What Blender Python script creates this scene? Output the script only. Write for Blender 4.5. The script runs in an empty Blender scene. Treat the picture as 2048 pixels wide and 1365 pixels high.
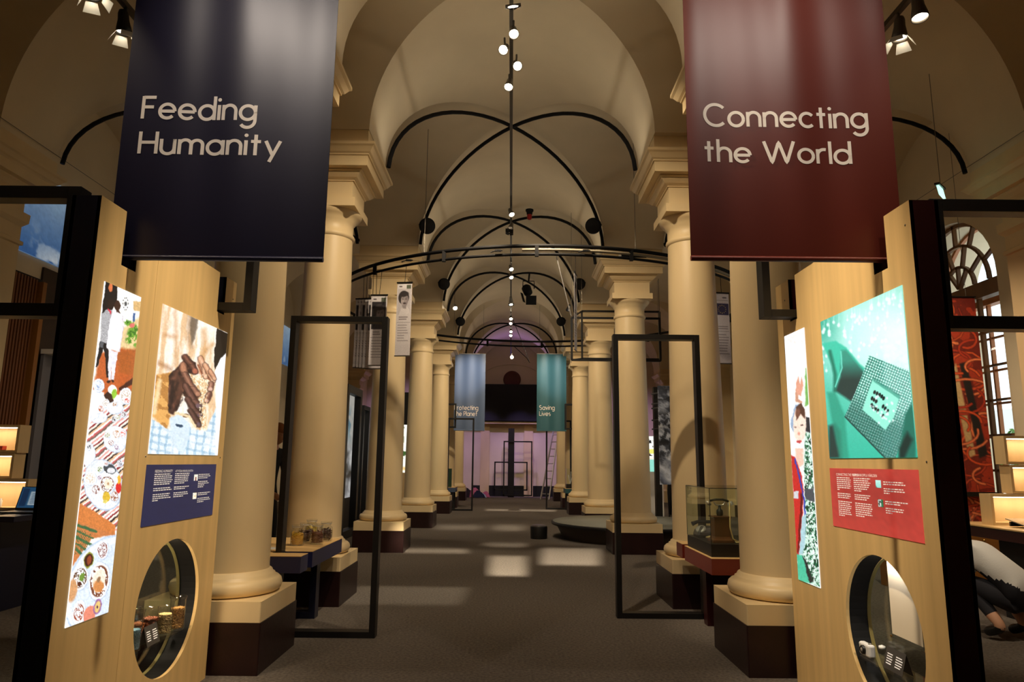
import bpy, bmesh, math, random
import numpy as np
from mathutils import Vector, Matrix, geometry
random.seed(7)
S = bpy.context.scene
COL = S.collection
PI = math.pi

# ------------------------------------------------------------------ camera
F_PX, PITCH, ROLL, EYE = 1390.0, math.radians(9.9), math.radians(0.6), 1.35
_F = Vector((0, math.cos(PITCH), math.sin(PITCH)))
_R0 = Vector((1, 0, 0)); _U0 = _R0.cross(_F)
_R = _R0*math.cos(ROLL) + _U0*math.sin(ROLL)
_U = _U0*math.cos(ROLL) - _R0*math.sin(ROLL)
cam_data = bpy.data.cameras.new('camera')
cam_data.sensor_width = 36; cam_data.lens = F_PX/2048*36; cam_data.clip_start = 0.05
cam = bpy.data.objects.new('camera', cam_data); COL.objects.link(cam)
cam.matrix_world = Matrix(((_R.x, _U.x, -_F.x, 0), (_R.y, _U.y, -_F.y, 0), (_R.z, _U.z, -_F.z, EYE), (0, 0, 0, 1)))
S.camera = cam
CAM = Vector((0, 0, EYE))

# ------------------------------------------------------------------ world, exposure
S.view_settings.view_transform = 'Standard'; S.view_settings.look = 'None'
S.view_settings.exposure = 0.0; S.view_settings.gamma = 1; S.view_settings.use_curve_mapping = False
S.cycles.max_bounces = 8; S.cycles.transparent_max_bounces = 16; S.cycles.caustics_reflective = False; S.cycles.caustics_refractive = False
S.cycles.sample_clamp_indirect = 4.0
W = bpy.data.worlds.new('world'); S.world = W; W.use_nodes = True
W.node_tree.nodes['Background'].inputs[0].default_value = (0.80, 0.90, 1.0, 1)
W.node_tree.nodes['Background'].inputs[1].default_value = 2.0

# ------------------------------------------------------------------ lamps of the hall, some added to brighten single things
WARM = (1.0, 0.74, 0.43); SOFT = (1.0, 0.80, 0.55); COOL = (0.85, 0.9, 1.0); VIOLET = (0.42, 0.22, 1.0)
def spot(p, to, watts, deg=40, blend=0.5, col=WARM, size=0.04):
    d = bpy.data.lights.new('spot_lamp', 'SPOT'); d.energy = watts; d.color = col
    d.spot_size = math.radians(deg); d.spot_blend = blend; d.shadow_soft_size = size
    o = bpy.data.objects.new('spot_lamp', d); COL.objects.link(o); o.location = p
    o.rotation_euler = (Vector(to)-Vector(p)).to_track_quat('-Z', 'Y').to_euler(); o['kind'] = 'helper'
    return o
def area(p, to, watts, sx, sy, col=WARM):
    d = bpy.data.lights.new('area_lamp', 'AREA'); d.energy = watts; d.color = col; d.shape = 'RECTANGLE'; d.size = sx; d.size_y = sy
    o = bpy.data.objects.new('area_lamp', d); COL.objects.link(o); o.location = p
    o.rotation_euler = (Vector(to)-Vector(p)).to_track_quat('-Z', 'Y').to_euler(); o['kind'] = 'helper'
    return o
XA_IN, XB_IN = -1.965, 1.90
KEY = (1.0, 0.81, 0.58)
# nave track heads washing the columns
for s in (-1, 1):
    for y0, y1, w in ((3.6, 5.1, 95), (5.1, 7.2, 320), (8.6, 11.1, 340), (12.4, 15.1, 350), (16.6, 19.1, 350), (19.2, 21.5, 240), (22.8, 25.4, 260)):
        spot((s*.22, y0, 4.96), (s*2.0, y1, 1.9), w, 84, 1.0, KEY)
    spot((1.78 if s > 0 else -1.62, 1.85, 4.55), (1.3 if s > 0 else -1.2, 3.34, 3.3), 95, 62, 1.0, (1, .86, .74))   # banners
    spot((s*.5, 2.2, 5.0), (s*1.45, 3.34, 3.5), 120 if s > 0 else 45, 44, 1.0, KEY)
    spot((s*-.4, 3.2, 5.0), (s*1.85, 3.85, 1.5), 900 if s > 0 else 760, 34, 1.0, KEY)               # exhibit panels
    spot((s*2.5, 2.9, 4.3), (s*2.1, 3.9, 1.2), 50, 60, .9, KEY)
# lamps lying on the cornices, washing the vaults
for i, y in enumerate((5.08, 7.20, 11.13, 15.07, 19.1, 21.5, 25.45)):
    for s, x in ((-1, -1.38), (1, 1.34)):
        area((x, y, 4.64), (-x*.55, y+.25, 5.9), (3.0, 4.4, 3.8, 3.6, 3.4, 2.2, 2.0)[i], .6, .08, (1, .89, .73))
        area((x*1.0+s*1.16, y, 4.64), (x+s*2.6, y+.3, 6.0), .45, .5, .08, (1, .80, .52))
# wash on the far wall
for x in (-1.2, .4, 1.5): spot((x, 26.4, 4.4), (x*.8, 28.6, 1.3), 170, 52, .9, (.52, .36, 1.0))
spot((0, 24.6, 5.0), (.2, 28.6, 1.2), 120, 34, .9, KEY); area((0, 26.4, 4.9), (0, 26.0, 6.2), 7, 1.4, .1, VIOLET)
for s in (-1, 1): spot((s*.5, 18.2, 5.0), (s*1.3, 20.6, 3.9), 220, 30, .9, (.9, .95, 1))
# aisles
for y in (9.1, 13.1, 17.1):
    spot((-3.9, y-1.5, 4.9), (-5.0, y, 1.2), 50, 70, .9, KEY); spot((3.7, y-2.6, 4.7), (5.0, y-1.0, 1.4), 330, 70, .9, KEY)
# strip lamps inside the round openings
area((XA_IN, 4.07, .885), (XA_IN, 4.09, .4), 5.0, .05, .25, SOFT); area((XB_IN, 3.605, .895), (XB_IN, 3.6, .4), 1.6, .05, .25, (1, .93, .84))

spot((3.5, 3.9, 4.4), (4.1, 5.9, .4), 260, 40, .9, KEY)  # added spot, brightens the crouching person's shirt
for s in (-1, 1): spot((s*3.9, 24.0, 4.6), (s*4.2, 28.6, 1.8), 420, 70, .9, (.6, .4, 1))

spot((.4, 11.6, 5.0), (2.2, 12.9, .3), 260, 44, 1.0, (1, .9, .75))  # added spot, brightens the top of the round platform

spot((.6, 5.25, 4.98), (-1.78, 6.25, .7), 260, 22, .8, KEY); spot((-.6, 5.25, 4.98), (1.78, 6.0, .85), 330, 20, .8, KEY)  # pair added to brighten the jars and the telephone case


# ------------------------------------------------------------------ photograph point -> place helpers
def ray(x, y): return _F*F_PX + _R*(x-1024) - _U*(y-682.5)
def at_x(x, y, X): d = ray(x, y); return CAM + d*(X/d.x)
def at_y(x, y, Y): d = ray(x, y); return CAM + d*(Y/d.y)
def at_z(x, y, Z): d = ray(x, y); return CAM + d*((Z-EYE)/d.z)
def project(P):                                   # numpy N x 3 -> photo x, y
    d = P - np.array(CAM); z = d @ np.array(_F)
    return 1024 + F_PX*(d @ np.array(_R))/z, 682.5 - F_PX*(d @ np.array(_U))/z

# ------------------------------------------------------------------ materials
def s2l(c): return c/12.92 if c <= 0.04045 else ((c+0.055)/1.055)**2.4
def rgb(r, g, b): return (s2l(r/255), s2l(g/255), s2l(b/255), 1)
MATS = {}
def mat(name, col, rough=0.6, metal=0.0, var=0.0, scale=(4, 4, 4), bump=0.0, bscale=60, emit=0, emit_col=None, spec=0.5, trans=0, ior=1.45, alpha=1, sheen=0, detail=4):
    if name in MATS: return MATS[name]
    m = bpy.data.materials.new(name); m.use_nodes = True; MATS[name] = m
    nt = m.node_tree; b = nt.nodes['Principled BSDF']
    b.inputs['Base Color'].default_value = col; b.inputs['Roughness'].default_value = rough; b.inputs['Metallic'].default_value = metal
    b.inputs['Specular IOR Level'].default_value = spec; b.inputs['Transmission Weight'].default_value = trans; b.inputs['IOR'].default_value = ior
    b.inputs['Alpha'].default_value = alpha; b.inputs['Sheen Weight'].default_value = sheen
    if emit: b.inputs['Emission Color'].default_value = emit_col or col; b.inputs['Emission Strength'].default_value = emit
    tc = nt.nodes.new('ShaderNodeTexCoord')
    if var:
        mp = nt.nodes.new('ShaderNodeMapping'); mp.inputs['Scale'].default_value = scale
        nt.links.new(tc.outputs['Object'], mp.inputs[0])
        n = nt.nodes.new('ShaderNodeTexNoise'); n.inputs['Scale'].default_value = 1; n.inputs['Detail'].default_value = detail
        nt.links.new(mp.outputs[0], n.inputs['Vector'])
        r = nt.nodes.new('ShaderNodeMapRange'); r.inputs[1].default_value = 0.3; r.inputs[2].default_value = 0.7
        r.inputs[3].default_value = 1-var; r.inputs[4].default_value = 1+var
        nt.links.new(n.outputs[0], r.inputs[0])
        hs = nt.nodes.new('ShaderNodeHueSaturation'); hs.inputs['Color'].default_value = col
        nt.links.new(r.outputs[0], hs.inputs['Value']); nt.links.new(hs.outputs[0], b.inputs['Base Color'])
    if bump:
        n2 = nt.nodes.new('ShaderNodeTexNoise'); n2.inputs['Scale'].default_value = bscale; n2.inputs['Detail'].default_value = 3
        nt.links.new(tc.outputs['Object'], n2.inputs['Vector'])
        bp = nt.nodes.new('ShaderNodeBump'); bp.inputs['Strength'].default_value = bump; bp.inputs['Distance'].default_value = 0.01
        nt.links.new(n2.outputs[0], bp.inputs['Height']); nt.links.new(bp.outputs[0], b.inputs['Normal'])
    return m
M_PLASTER = mat('vault_plaster', rgb(222, 205, 172), 0.85, var=0.06, scale=(1.2, 1.2, 1.2), bump=0.05, bscale=12)
M_CREAM = mat('cream_paint', rgb(226, 201, 154), 0.42, var=0.05, scale=(3, 3, 1), bump=0.04, bscale=25)
M_PLINTH = mat('oxblood_plinth_paint', rgb(36, 16, 15), 0.36, var=0.25, scale=(6, 6, 6), bump=0.1, bscale=40)
M_CARPET = mat('grey_carpet', rgb(108, 100, 92), 0.95, var=0.32, scale=(48, 48, 48), bump=0.7, bscale=170, spec=0.1)
M_BEECH = mat('beech_veneer', rgb(220, 186, 126), 0.42, var=0.10, scale=(14, 14, 0.7), detail=6)
M_BEECHX = mat('beech_tabletop', rgb(216, 178, 118), 0.4, var=0.10, scale=(2, 14, 14), detail=6)
M_NAVY = mat('navy_laminate', rgb(24, 26, 46), 0.35)
M_NAVYL = mat('navy_edge_laminate', rgb(36, 38, 78), 0.4)
M_MAROON = mat('maroon_laminate', rgb(52, 10, 14), 0.35)
M_MAROONL = mat('red_brown_edge_laminate', rgb(110, 36, 24), 0.4)
M_BLACK = mat('black_powder_coat', rgb(17, 15, 14), 0.45)
M_RODBLK = mat('black_rod_steel', rgb(14, 13, 14), 0.7, spec=.25)
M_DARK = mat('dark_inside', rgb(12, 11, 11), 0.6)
M_GREY = mat('grey_metal', rgb(120, 114, 104), 0.35, metal=0.8)
M_TRACK = mat('track_grey', rgb(92, 86, 78), 0.45, metal=0.5)
M_ALU = mat('aluminium', rgb(196, 192, 186), 0.35, metal=0.6)
M_WHITE = mat('white_plastic', rgb(230, 228, 222), 0.5)
M_BRASS = mat('brass', rgb(190, 150, 80), 0.3, metal=0.9)
M_LAMP = mat('lamp_lens', (1, 0.86, 0.62, 1), emit=28, emit_col=(1, 0.84, 0.6, 1))
M_GLASS = mat('clear_glass', (0.95, 1, 0.98, 1), 0.0, trans=1, ior=1.45)
def thin_glass(name, tint=(0.9, 0.96, 0.93, 1), refl=0.08):
    m = bpy.data.materials.new(name); m.use_nodes = True; MATS[name] = m; nt = m.node_tree
    for n in list(nt.nodes):
        if n.type == 'BSDF_PRINCIPLED': nt.nodes.remove(n)
    out = nt.nodes['Material Output']
    t = nt.nodes.new('ShaderNodeBsdfTransparent'); t.inputs[0].default_value = tint
    g = nt.nodes.new('ShaderNodeBsdfGlossy'); g.inputs['Roughness'].default_value = 0.02
    lw = nt.nodes.new('ShaderNodeLayerWeight'); lw.inputs[0].default_value = 0.5
    pw = nt.nodes.new('ShaderNodeMath'); pw.operation = 'POWER'; pw.inputs[1].default_value = 5; nt.links.new(lw.outputs['Facing'], pw.inputs[0])
    f = nt.nodes.new('ShaderNodeMath'); f.operation = 'MULTIPLY_ADD'; f.inputs[1].default_value = 0.9; f.inputs[2].default_value = refl*.5; nt.links.new(pw.outputs[0], f.inputs[0])
    mx = nt.nodes.new('ShaderNodeMixShader')
    nt.links.new(f.outputs[0], mx.inputs[0]); nt.links.new(t.outputs[0], mx.inputs[1]); nt.links.new(g.outputs[0], mx.inputs[2])
    nt.links.new(mx.outputs[0], out.inputs[0]); return m
M_PANE = thin_glass('pane_glass'); M_CASE = thin_glass('case_glass', (0.93, 0.97, 0.94, 1))
M_JAR = thin_glass('jar_glass', (0.985, 0.99, 0.985, 1), .22); M_ACRYL = thin_glass('acrylic', (0.95, 0.96, 0.96, 1))
def picture_mat(name, strength, lit=False, rough=0.5):
    m = bpy.data.materials.new(name); m.use_nodes = True; MATS[name] = m; nt = m.node_tree
    b = nt.nodes['Principled BSDF']; a = nt.nodes.new('ShaderNodeVertexColor'); a.layer_name = 'Col'
    nt.links.new(a.outputs[0], b.inputs['Base Color']); b.inputs['Roughness'].default_value = rough
    if lit:
        b.inputs['Base Color'].default_value = (0, 0, 0, 1); nt.links.remove(b.inputs['Base Color'].links[0])
        b.inputs['Base Color'].default_value = (0.02, 0.02, 0.02, 1)
        nt.links.new(a.outputs[0], b.inputs['Emission Color']); b.inputs['Emission Strength'].default_value = strength
    return m
M_LIT = picture_mat('backlit_print', 1.15, True, 0.35)
M_PRINT = picture_mat('printed_fabric', 0, False, 0.7)
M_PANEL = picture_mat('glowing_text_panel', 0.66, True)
M_DIMLIT = picture_mat('dim_backlit_print', 0.42, True)

# ------------------------------------------------------------------ mesh collector
class MB:
    def __init__(s): s.v = []; s.f = []; s.mi = []; s.sm = []
    def add(s, vs, fs, mi=0, smooth=False):
        o = len(s.v); s.v += [tuple(v) for v in vs]
        for f in fs: s.f.append(tuple(i+o for i in f)); s.mi.append(mi); s.sm.append(smooth)
        return s
    def box(s, x0, x1, y0, y1, z0, z1, mi=0):
        v = [(x0, y0, z0), (x1, y0, z0), (x1, y1, z0), (x0, y1, z0), (x0, y0, z1), (x1, y0, z1), (x1, y1, z1), (x0, y1, z1)]
        return s.add(v, [(0, 3, 2, 1), (4, 5, 6, 7), (0, 1, 5, 4), (1, 2, 6, 5), (2, 3, 7, 6), (3, 0, 4, 7)], mi)
    def obox(s, c, ax, ay, az, mi=0):              # box from centre and three half-axis vectors
        c, ax, ay, az = map(Vector, (c, ax, ay, az)); v = []
        for k in (-1, 1):
            for a, b in ((-1, -1), (1, -1), (1, 1), (-1, 1)): v.append(c+ax*a+ay*b+az*k)
        return s.add(v, [(0, 3, 2, 1), (4, 5, 6, 7), (0, 1, 5, 4), (1, 2, 6, 5), (2, 3, 7, 6), (3, 0, 4, 7)], mi)
    def bar(s, p, q, w, h, mi=0, up=(0, 0, 1)):
        p, q = Vector(p), Vector(q); d = q-p; L = d.length; d.normalize(); u = Vector(up)
        if abs(d.dot(u)) > 0.98: u = Vector((0, 1, 0))
        sx = d.cross(u).normalized(); su = sx.cross(d).normalized()
        return s.obox((p+q)/2, d*(L/2), sx*(w/2), su*(h/2), mi)
    def tube(s, path, r, n=8, mi=0, closed=False, caps=True):
        path = [Vector(p) for p in path]; m = len(path); vs = []; u = None
        for i, p in enumerate(path):
            a = path[(i-1) % m] if (closed or i > 0) else path[i]
            b = path[(i+1) % m] if (closed or i < m-1) else path[i]
            d = (b-a).normalized()
            if u is None:
                u = Vector((0, 0, 1)) if abs(d.z) < 0.9 else Vector((1, 0, 0))
            u = (u - d*u.dot(d)).normalized(); w = d.cross(u)
            rr = r[i] if isinstance(r, (list, tuple)) else r
            for k in range(n):
                t = 2*PI*k/n; vs.append(p+u*(rr*math.cos(t))+w*(rr*math.sin(t)))
        fs = []
        for i in range(m if closed else m-1):
            for k in range(n):
                a = i*n+k; b = i*n+(k+1) % n; c = ((i+1) % m)*n+(k+1) % n; d = ((i+1) % m)*n+k
                fs.append((a, b, c, d))
        s.add(vs, fs, mi, True)
        if caps and not closed:
            s.add(vs[:n], [tuple(reversed(range(n)))], mi); s.add(vs[-n:], [tuple(range(n))], mi)
        return s
    def lathe(s, prof, n=32, c=(0, 0, 0), mi=0, smooth=True, rot=0.0, caps=True, axis=None):
        vs = []; c = Vector(c)
        Mx = Matrix.Identity(3)
        if axis is not None: Mx = Vector(axis).to_track_quat('Z', 'Y').to_matrix()
        for r, z in prof:
            for k in range(n):
                t = 2*PI*k/n+rot; vs.append(c+Mx @ Vector((r*math.cos(t), r*math.sin(t), z)))
        fs = []
        for i in range(len(prof)-1):
            for k in range(n):
                fs.append((i*n+k, i*n+(k+1) % n, (i+1)*n+(k+1) % n, (i+1)*n+k))
        s.add(vs, fs, mi, smooth)
        if caps:
            if prof[0][0] > 1e-6: s.add(vs[:n], [tuple(reversed(range(n)))], mi)
            if prof[-1][0] > 1e-6: s.add(vs[-n:], [tuple(range(n))], mi)
        return s
    def square(s, prof, c=(0, 0, 0), mi=0):         # stepped square moulding: half-width, z
        return s.lathe([(h*math.sqrt(2), z) for h, z in prof], 4, c, mi, False, PI/4)
    def build(s, name, m, parent=None, smooth=None, bevel=0):
        me = bpy.data.meshes.new(name)
        off = Vector((0, 0, 0))
        if parent is not None:
            q = parent
            while q is not None: off += q.location; q = q.parent
        me.from_pydata([(v[0]-off.x, v[1]-off.y, v[2]-off.z) for v in s.v], [], s.f)
        ms = m if isinstance(m, (list, tuple)) else [m]
        for x in ms: me.materials.append(x)
        me.polygons.foreach_set('material_index', s.mi)
        me.polygons.foreach_set('use_smooth', s.sm if smooth is None else [smooth]*len(s.f))
        me.update()
        o = bpy.data.objects.new(name, me); COL.objects.link(o)
        if parent is not None: o.parent = parent
        if bevel:
            b = o.modifiers.new('bevel', 'BEVEL'); b.width = bevel; b.segments = 2; b.limit_method = 'ANGLE'
        return o
def thing(name, label, cat, loc=(0, 0, 0), group=None):
    o = bpy.data.objects.new(name, None); COL.objects.link(o); o.location = loc; o.empty_display_size = 0.1
    return tag(o, label, cat, group)
def tag(o, label, cat, group=None, kind=None):
    o['label'] = label; o['category'] = cat
    if group: o['group'] = group
    if kind: o['kind'] = kind
    return o
def struct(o, label=None):
    o['kind'] = 'structure'
    if label: o['label'] = label
    return o
def dup(root, loc, label=None, rz=None):
    r = root.copy(); COL.objects.link(r); r.location = loc
    if rz is not None: r.rotation_euler = (0, 0, rz)
    if label: r['label'] = label
    for ch in list(root.children):
        c = ch.copy(); COL.objects.link(c); c.parent = r
        for g in list(ch.children):
            d = g.copy(); COL.objects.link(d); d.parent = c
    return r
def arc_pts(cx, cy, rx, ry, a0, a1, n): return [(cx+rx*math.cos(math.radians(a0+(a1-a0)*i/n)), cy+ry*math.sin(math.radians(a0+(a1-a0)*i/n))) for i in range(n+1)]
# ================================================================== THE HALL
XL, XR = -1.975, 1.93                         # column axes
YP = [1.12, 5.08, 7.20, 11.13, 15.07, 19.1, 21.5, 25.45]
ZS, HV = 4.74, 1.44
HB = 0.47
WXL, WXR = -5.95, 5.95
Y0, Y1 = -1.2, 28.6
mb = MB(); mb.box(WXL-0.3, WXR+0.3, Y0, Y1+0.3, -0.1, 0); struct(mb.build('floor', M_CARPET))

BAR = [((XL+HB+XR-HB)/2, (XR-XL)/2-HB), ((XL-HB-5.34)/2, (XL-HB+5.34)/2), ((XR+HB+5.34)/2, (5.34-XR-HB)/2)]
YV = [-2.9]+YP+[29.4]
BAY = [((YV[i]+YV[i+1])/2, (YV[i+1]-YV[i])/2-HB) for i in range(len(YV)-1)]
def vault_z(x, y):
    L = max((ZS+HV*math.sqrt(1-((x-c)/a)**2) for c, a in BAR if abs(x-c) < a), default=ZS); C = max((ZS+HV*math.sqrt(1-((y-c)/b)**2) for c, b in BAY if abs(y-c) < b), default=ZS)
    return max(L, C)
mb = MB(); NT = 40
for xc, a in BAR:
    for i in range(len(BAY)-1):
        (ya, ba), (yb, bb) = BAY[i], BAY[i+1]
        vs = []; fs = []
        for k in range(NT+1):
            t = PI*k/NT; c = abs(math.cos(t)); x = xc+a*math.cos(t); z = ZS+HV*math.sin(t)
            y1 = ya+ba*c; y2 = yb-bb*c
            for j in range(5): vs.append((x, y1+(y2-y1)*j/4, z))
        for k in range(NT):
            for j in range(4): q = k*5+j; fs.append((q, q+1, q+6, q+5))
        mb.add(vs, fs, 0, True)
xn, an = BAR[0]; xl, al = BAR[1]; xr, ar = BAR[2]
for yc, b in BAY:
    for side in range(4):
        vs = []; fs = []
        for k in range(NT+1):
            t = PI*k/NT; c = abs(math.cos(t)); y = yc+b*math.cos(t); z = ZS+HV*math.sin(t)
            xa, xb = [(xn-an*c, xl+al*c), (xl-al*c, WXL-.02), (xn+an*c, xr-ar*c), (xr+ar*c, WXR+.02)][side]
            for j in range(5): vs.append((xa+(xb-xa)*j/4, y, z))
        for k in range(NT):
            for j in range(4): q = k*5+j; fs.append((q, q+5, q+6, q+1))
        mb.add(vs, fs, 0, True)
for x0, x1 in ((WXL, -5.34), (XL-HB, XL+HB), (XR-HB, XR+HB), (5.34, WXR)):
    for y in YV: mb.add([(x0, y-HB, ZS), (x1, y-HB, ZS), (x1, y+HB, ZS), (x0, y+HB, ZS)], [(0, 1, 2, 3)])
struct(mb.build('ceiling', M_PLASTER), 'cream plaster groin vaults over nave and aisles')
mb = MB(); mb.box(WXL-0.4, WXR+0.4, Y0-0.2, Y1+0.4, 6.25, 6.4); struct(mb.build('ceiling_slab', M_PLASTER))

# right wall with three arched windows, deep reveals
WINS = [(9.165, 0.90, 0.85, 3.72), (13.1, 0.90, 0.85, 3.72), (17.1, 0.90, 0.85, 3.72)]
def wall_arch(x, dx, wins, y0, y1, z1, name):
    m = MB(); y = y0; N = 20
    for yc, r, zs, zp in wins:
        m.add([(x, y, 0), (x, yc-r, 0), (x, yc-r, z1), (x, y, z1)], [(0, 1, 2, 3)])
        m.add([(x, yc-r, 0), (x, yc+r, 0), (x, yc+r, zs), (x, yc-r, zs)], [(0, 1, 2, 3)])
        pts = [(yc+r*math.cos(PI*k/N), zp+r*math.sin(PI*k/N)) for k in range(N+1)]
        for k in range(N):
            (ya, za), (yb, zb) = pts[k], pts[k+1]
            m.add([(x, ya, za), (x, yb, zb), (x, yb, z1), (x, ya, z1)], [(0, 1, 2, 3)])
        loop = [(yc+r, zs)]+pts+[(yc-r, zs)]
        sp = 1.0
        for k in range(len(loop)):
            (ya, za), (yb, zb) = loop[k], loop[(k+1) % len(loop)]
            m.add([(x, ya, za), (x, yb, zb), (x+dx, yb, zb), (x+dx, ya, za)], [(0, 1, 2, 3)], 0)
        y = yc+r
    m.add([(x, y, 0), (x, y1, 0), (x, y1, z1), (x, y, z1)], [(0, 1, 2, 3)])
    return m.build(name, M_PLASTER)
struct(wall_arch(WXR, 0.95, WINS, Y0, Y1, 6.3, 'wall_right'))
mb = MB(); mb.box(WXL-0.2, WXL, Y0, Y1, 0, 6.3); struct(mb.build('wall_left', M_PLASTER))
mb = MB(); mb.box(WXL, WXR, Y1, Y1+0.2, 0, 6.3); struct(mb.build('wall_back', M_PLASTER))
mb = MB(); mb.box(WXL, WXR, Y0-0.2, Y0, 0, 6.3); struct(mb.build('wall_front', M_PLASTER))
# dark rail of panelling and black skirting
mb = MB(); mb.box(WXL, XL-.9, Y1-0.06, Y1, 0, 0.42); mb.box(-1.5, WXR, Y1-0.06, Y1, 0, 0.42); struct(mb.build('baseboard_back', M_DARK))
mb = MB(); mb.box(WXR-0.05, WXR, Y0, Y1, 0, 0.30); struct(mb.build('baseboard_right', M_PLINTH))
mb = MB(); mb.box(WXL, WXL+0.05, Y0, Y1, 0, 0.30); struct(mb.build('baseboard_left', M_PLINTH))

# arched windows: double timber casements with fanlight
M_FRAME = mat('brown_window_timber', rgb(120, 82, 44), 0.45, var=0.15, scale=(8, 8, 1))
M_FRAMED = mat('orange_outer_timber', rgb(178, 108, 52), 0.45, var=0.15, scale=(8, 8, 1))
def win_frame(m, x, yc, r, zs, zp, th=0.05, w=0.05, fan=(0.34, 0.66), rays=True):
    xs, xe = x, x+th
    m.box(xs, xe, yc-r, yc-r+w, zs, zp); m.box(xs, xe, yc+r-w, yc+r, zs, zp); m.box(xs, xe, yc-r, yc+r, zs, zs+w)
    m.box(xs-.03, xe+.05, yc-r, yc+r, zp-0.22, zp-0.02)
    for dy in (-0.36, 0.0, 0.36): m.box(xs, xe, yc+dy*r/.9-w*.45, yc+dy*r/.9+w*.45, zs, zp-.2)
    z = zs+0.46
    while z < zp-0.3: m.box(xs+.01, xe-.01, yc-r, yc+r, z-0.014, z+0.014); z += 0.435
    N = 20
    for rr in (r-w/2, r*fan[0], r*fan[1])[:3 if rays else 1]:
        pts = [(yc+rr*math.cos(PI*k/N), zp+rr*math.sin(PI*k/N)) for k in range(N+1)]
        for k in range(N): m.bar(((xs+xe)/2,)+pts[k], ((xs+xe)/2,)+pts[k+1], w if rr > r-w else 0.035, th, 0, (1, 0, 0))
    for k, (a0, a1, ofs) in (() if not rays else enumerate(((0.02, fan[0], 60), (fan[0], fan[1], 36), (fan[1], 1, 36)))):
        st = ofs
        A = [54, 90, 126] if k == 0 else ([27, 63, 90, 117, 153] if k == 2 else [36, 72, 108, 144])
        for ang in A:
            c, s_ = math.cos(math.radians(ang)), math.sin(math.radians(ang))
            m.bar(((xs+xe)/2, yc+a0*r*c, zp+a0*r*s_), ((xs+xe)/2, yc+a1*r*c, zp+a1*r*s_), 0.035, th, 0, (1, 0, 0))
for i, (yc, r, zs, zp) in enumerate(WINS):
    e = bpy.data.objects.new('window_%d' % (i+1), None); COL.objects.link(e); e.location = (WXR+.1, yc, zs); struct(e)
    m = MB(); win_frame(m, WXR+0.10, yc, r, zs, zp); m.build('window_frame', M_FRAME, e)
    m = MB(); win_frame(m, WXR+0.46, yc, r, zs, zp, 0.05, 0.035, rays=False); m.build('outer_frame', M_FRAMED, e)
    m = MB(); m.box(WXR-.06, WXR+0.6, yc-r-.03, yc+r+.03, zs-0.05, zs); m.build('window_sill', M_FRAME, e)
    m = MB(); N = 20
    loop = [(WXR+.125, yc+r-.02, zs), *[(WXR+.125, yc+(r-.02)*math.cos(PI*k/N), zp+(r-.02)*math.sin(PI*k/N)) for k in range(N+1)], (WXR+.125, yc-r+.02, zs)]
    m.add(loop, [tuple(range(len(loop)))]); m.build('glass', M_PANE, e)
# a leafy tree and a pale house front in the daylight outside
mb = MB(); mb.box(16, 16.3, 2, 40, -3, 3.2); struct(mb.build('exterior_facade', mat('pale_render', rgb(225, 220, 215), 0.9)))
mb = MB(); rr_ = random.Random(3)
for k in range(900):
    a, b, q = rr_.uniform(0, 2*PI), rr_.uniform(-1, 1), rr_.random()**.4
    c = Vector((10.5, 13.6, 1.6))+Vector((math.cos(a)*math.sqrt(1-b*b), math.sin(a)*math.sqrt(1-b*b), b*1.0))*q*0.9
    u = Vector((rr_.gauss(0, 1), rr_.gauss(0, 1), rr_.gauss(0, 1))).normalized()*.09; v = u.orthogonal().normalized()*.06
    mb.add([c-u, c-v, c+u, c+v], [(0, 1, 2, 3)])
mb.tube([(10.5, 13.6, -1), (10.5, 13.6, 1.6)], .08)
tag(mb.build('tree', mat('leaf_green', rgb(96, 140, 60), 0.7)), 'small green leafy tree outside the arched window', 'tree')

# ------------------------------------------------------------------ columns
def column(name, label, x, y, group=None):
    t = thing(name, label, 'column', (x, y, 0), group); t['kind'] = 'thing'
    c = (x, y, 0)
    MB().square([(.385, 0), (.385, .318)], c).build('plinth', M_PLINTH, t, bevel=.008)
    MB().square([(.378, .318), (.378, .446)], c).build('pedestal_cap', M_CREAM, t, bevel=.008)
    pr = [(.30, .446), (.345, .452), (.362, .468), (.37, .497), (.362, .527), (.345, .543), (.318, .55), (.318, .565), (.305, .57), (.296, .59), (.28, .60)]
    MB().lathe(pr, 48, c).build('base', M_CREAM, t)
    sh = [(.278, .60)]+[(.276-.036*(k/12)**1.6, .62+3.06*k/12) for k in range(13)]
    MB().lathe(sh, 48, c).build('shaft', M_CREAM, t)
    m = MB(); m.lathe([(.24, 3.68), (.256, 3.69), (.262, 3.71), (.256, 3.73), (.243, 3.745), (.243, 3.86), (.262, 3.875), (.262, 3.89), (.30, 3.915), (.325, 3.95), (.328, 3.97)], 48, c)
    m.square([(.325, 3.965), (.325, 4.055)], c); m.build('capital', M_CREAM, t)
    ent = [(.285, 4.05), (.285, 4.24), (.30, 4.245), (.30, 4.255), (.335, 4.275), (.37, 4.31), (.372, 4.325), (.395, 4.33), (.395, 4.345),
           (.465, 4.347), (.465, 4.455), (.48, 4.458), (.48, 4.472), (.50, 4.485), (.53, 4.53), (.55, 4.545), (.55, 4.575), (HB-.004, 4.58), (HB-.004, ZS-.003)]
    MB().square(ent, c).build('entablature', M_CREAM, t)
    return t
ORD = ['', 'nearest', 'second', 'third', 'fourth', 'fifth', 'sixth', 'seventh']
LABL = {1: 'cream stone column behind the tall panel with the photograph of cupped hands', 2: 'cream stone column right behind the small table of glass jars',
        3: 'cream column beside the tall black portal, below the single hanging portrait banner', 4: 'fourth cream column of the row on the jars side',
        5: 'fifth cream column of the row on the jars side', 6: 'sixth cream column, half hidden, by the far left black frame', 7: 'last cream column next to the heap of fabric on the floor'}
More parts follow.
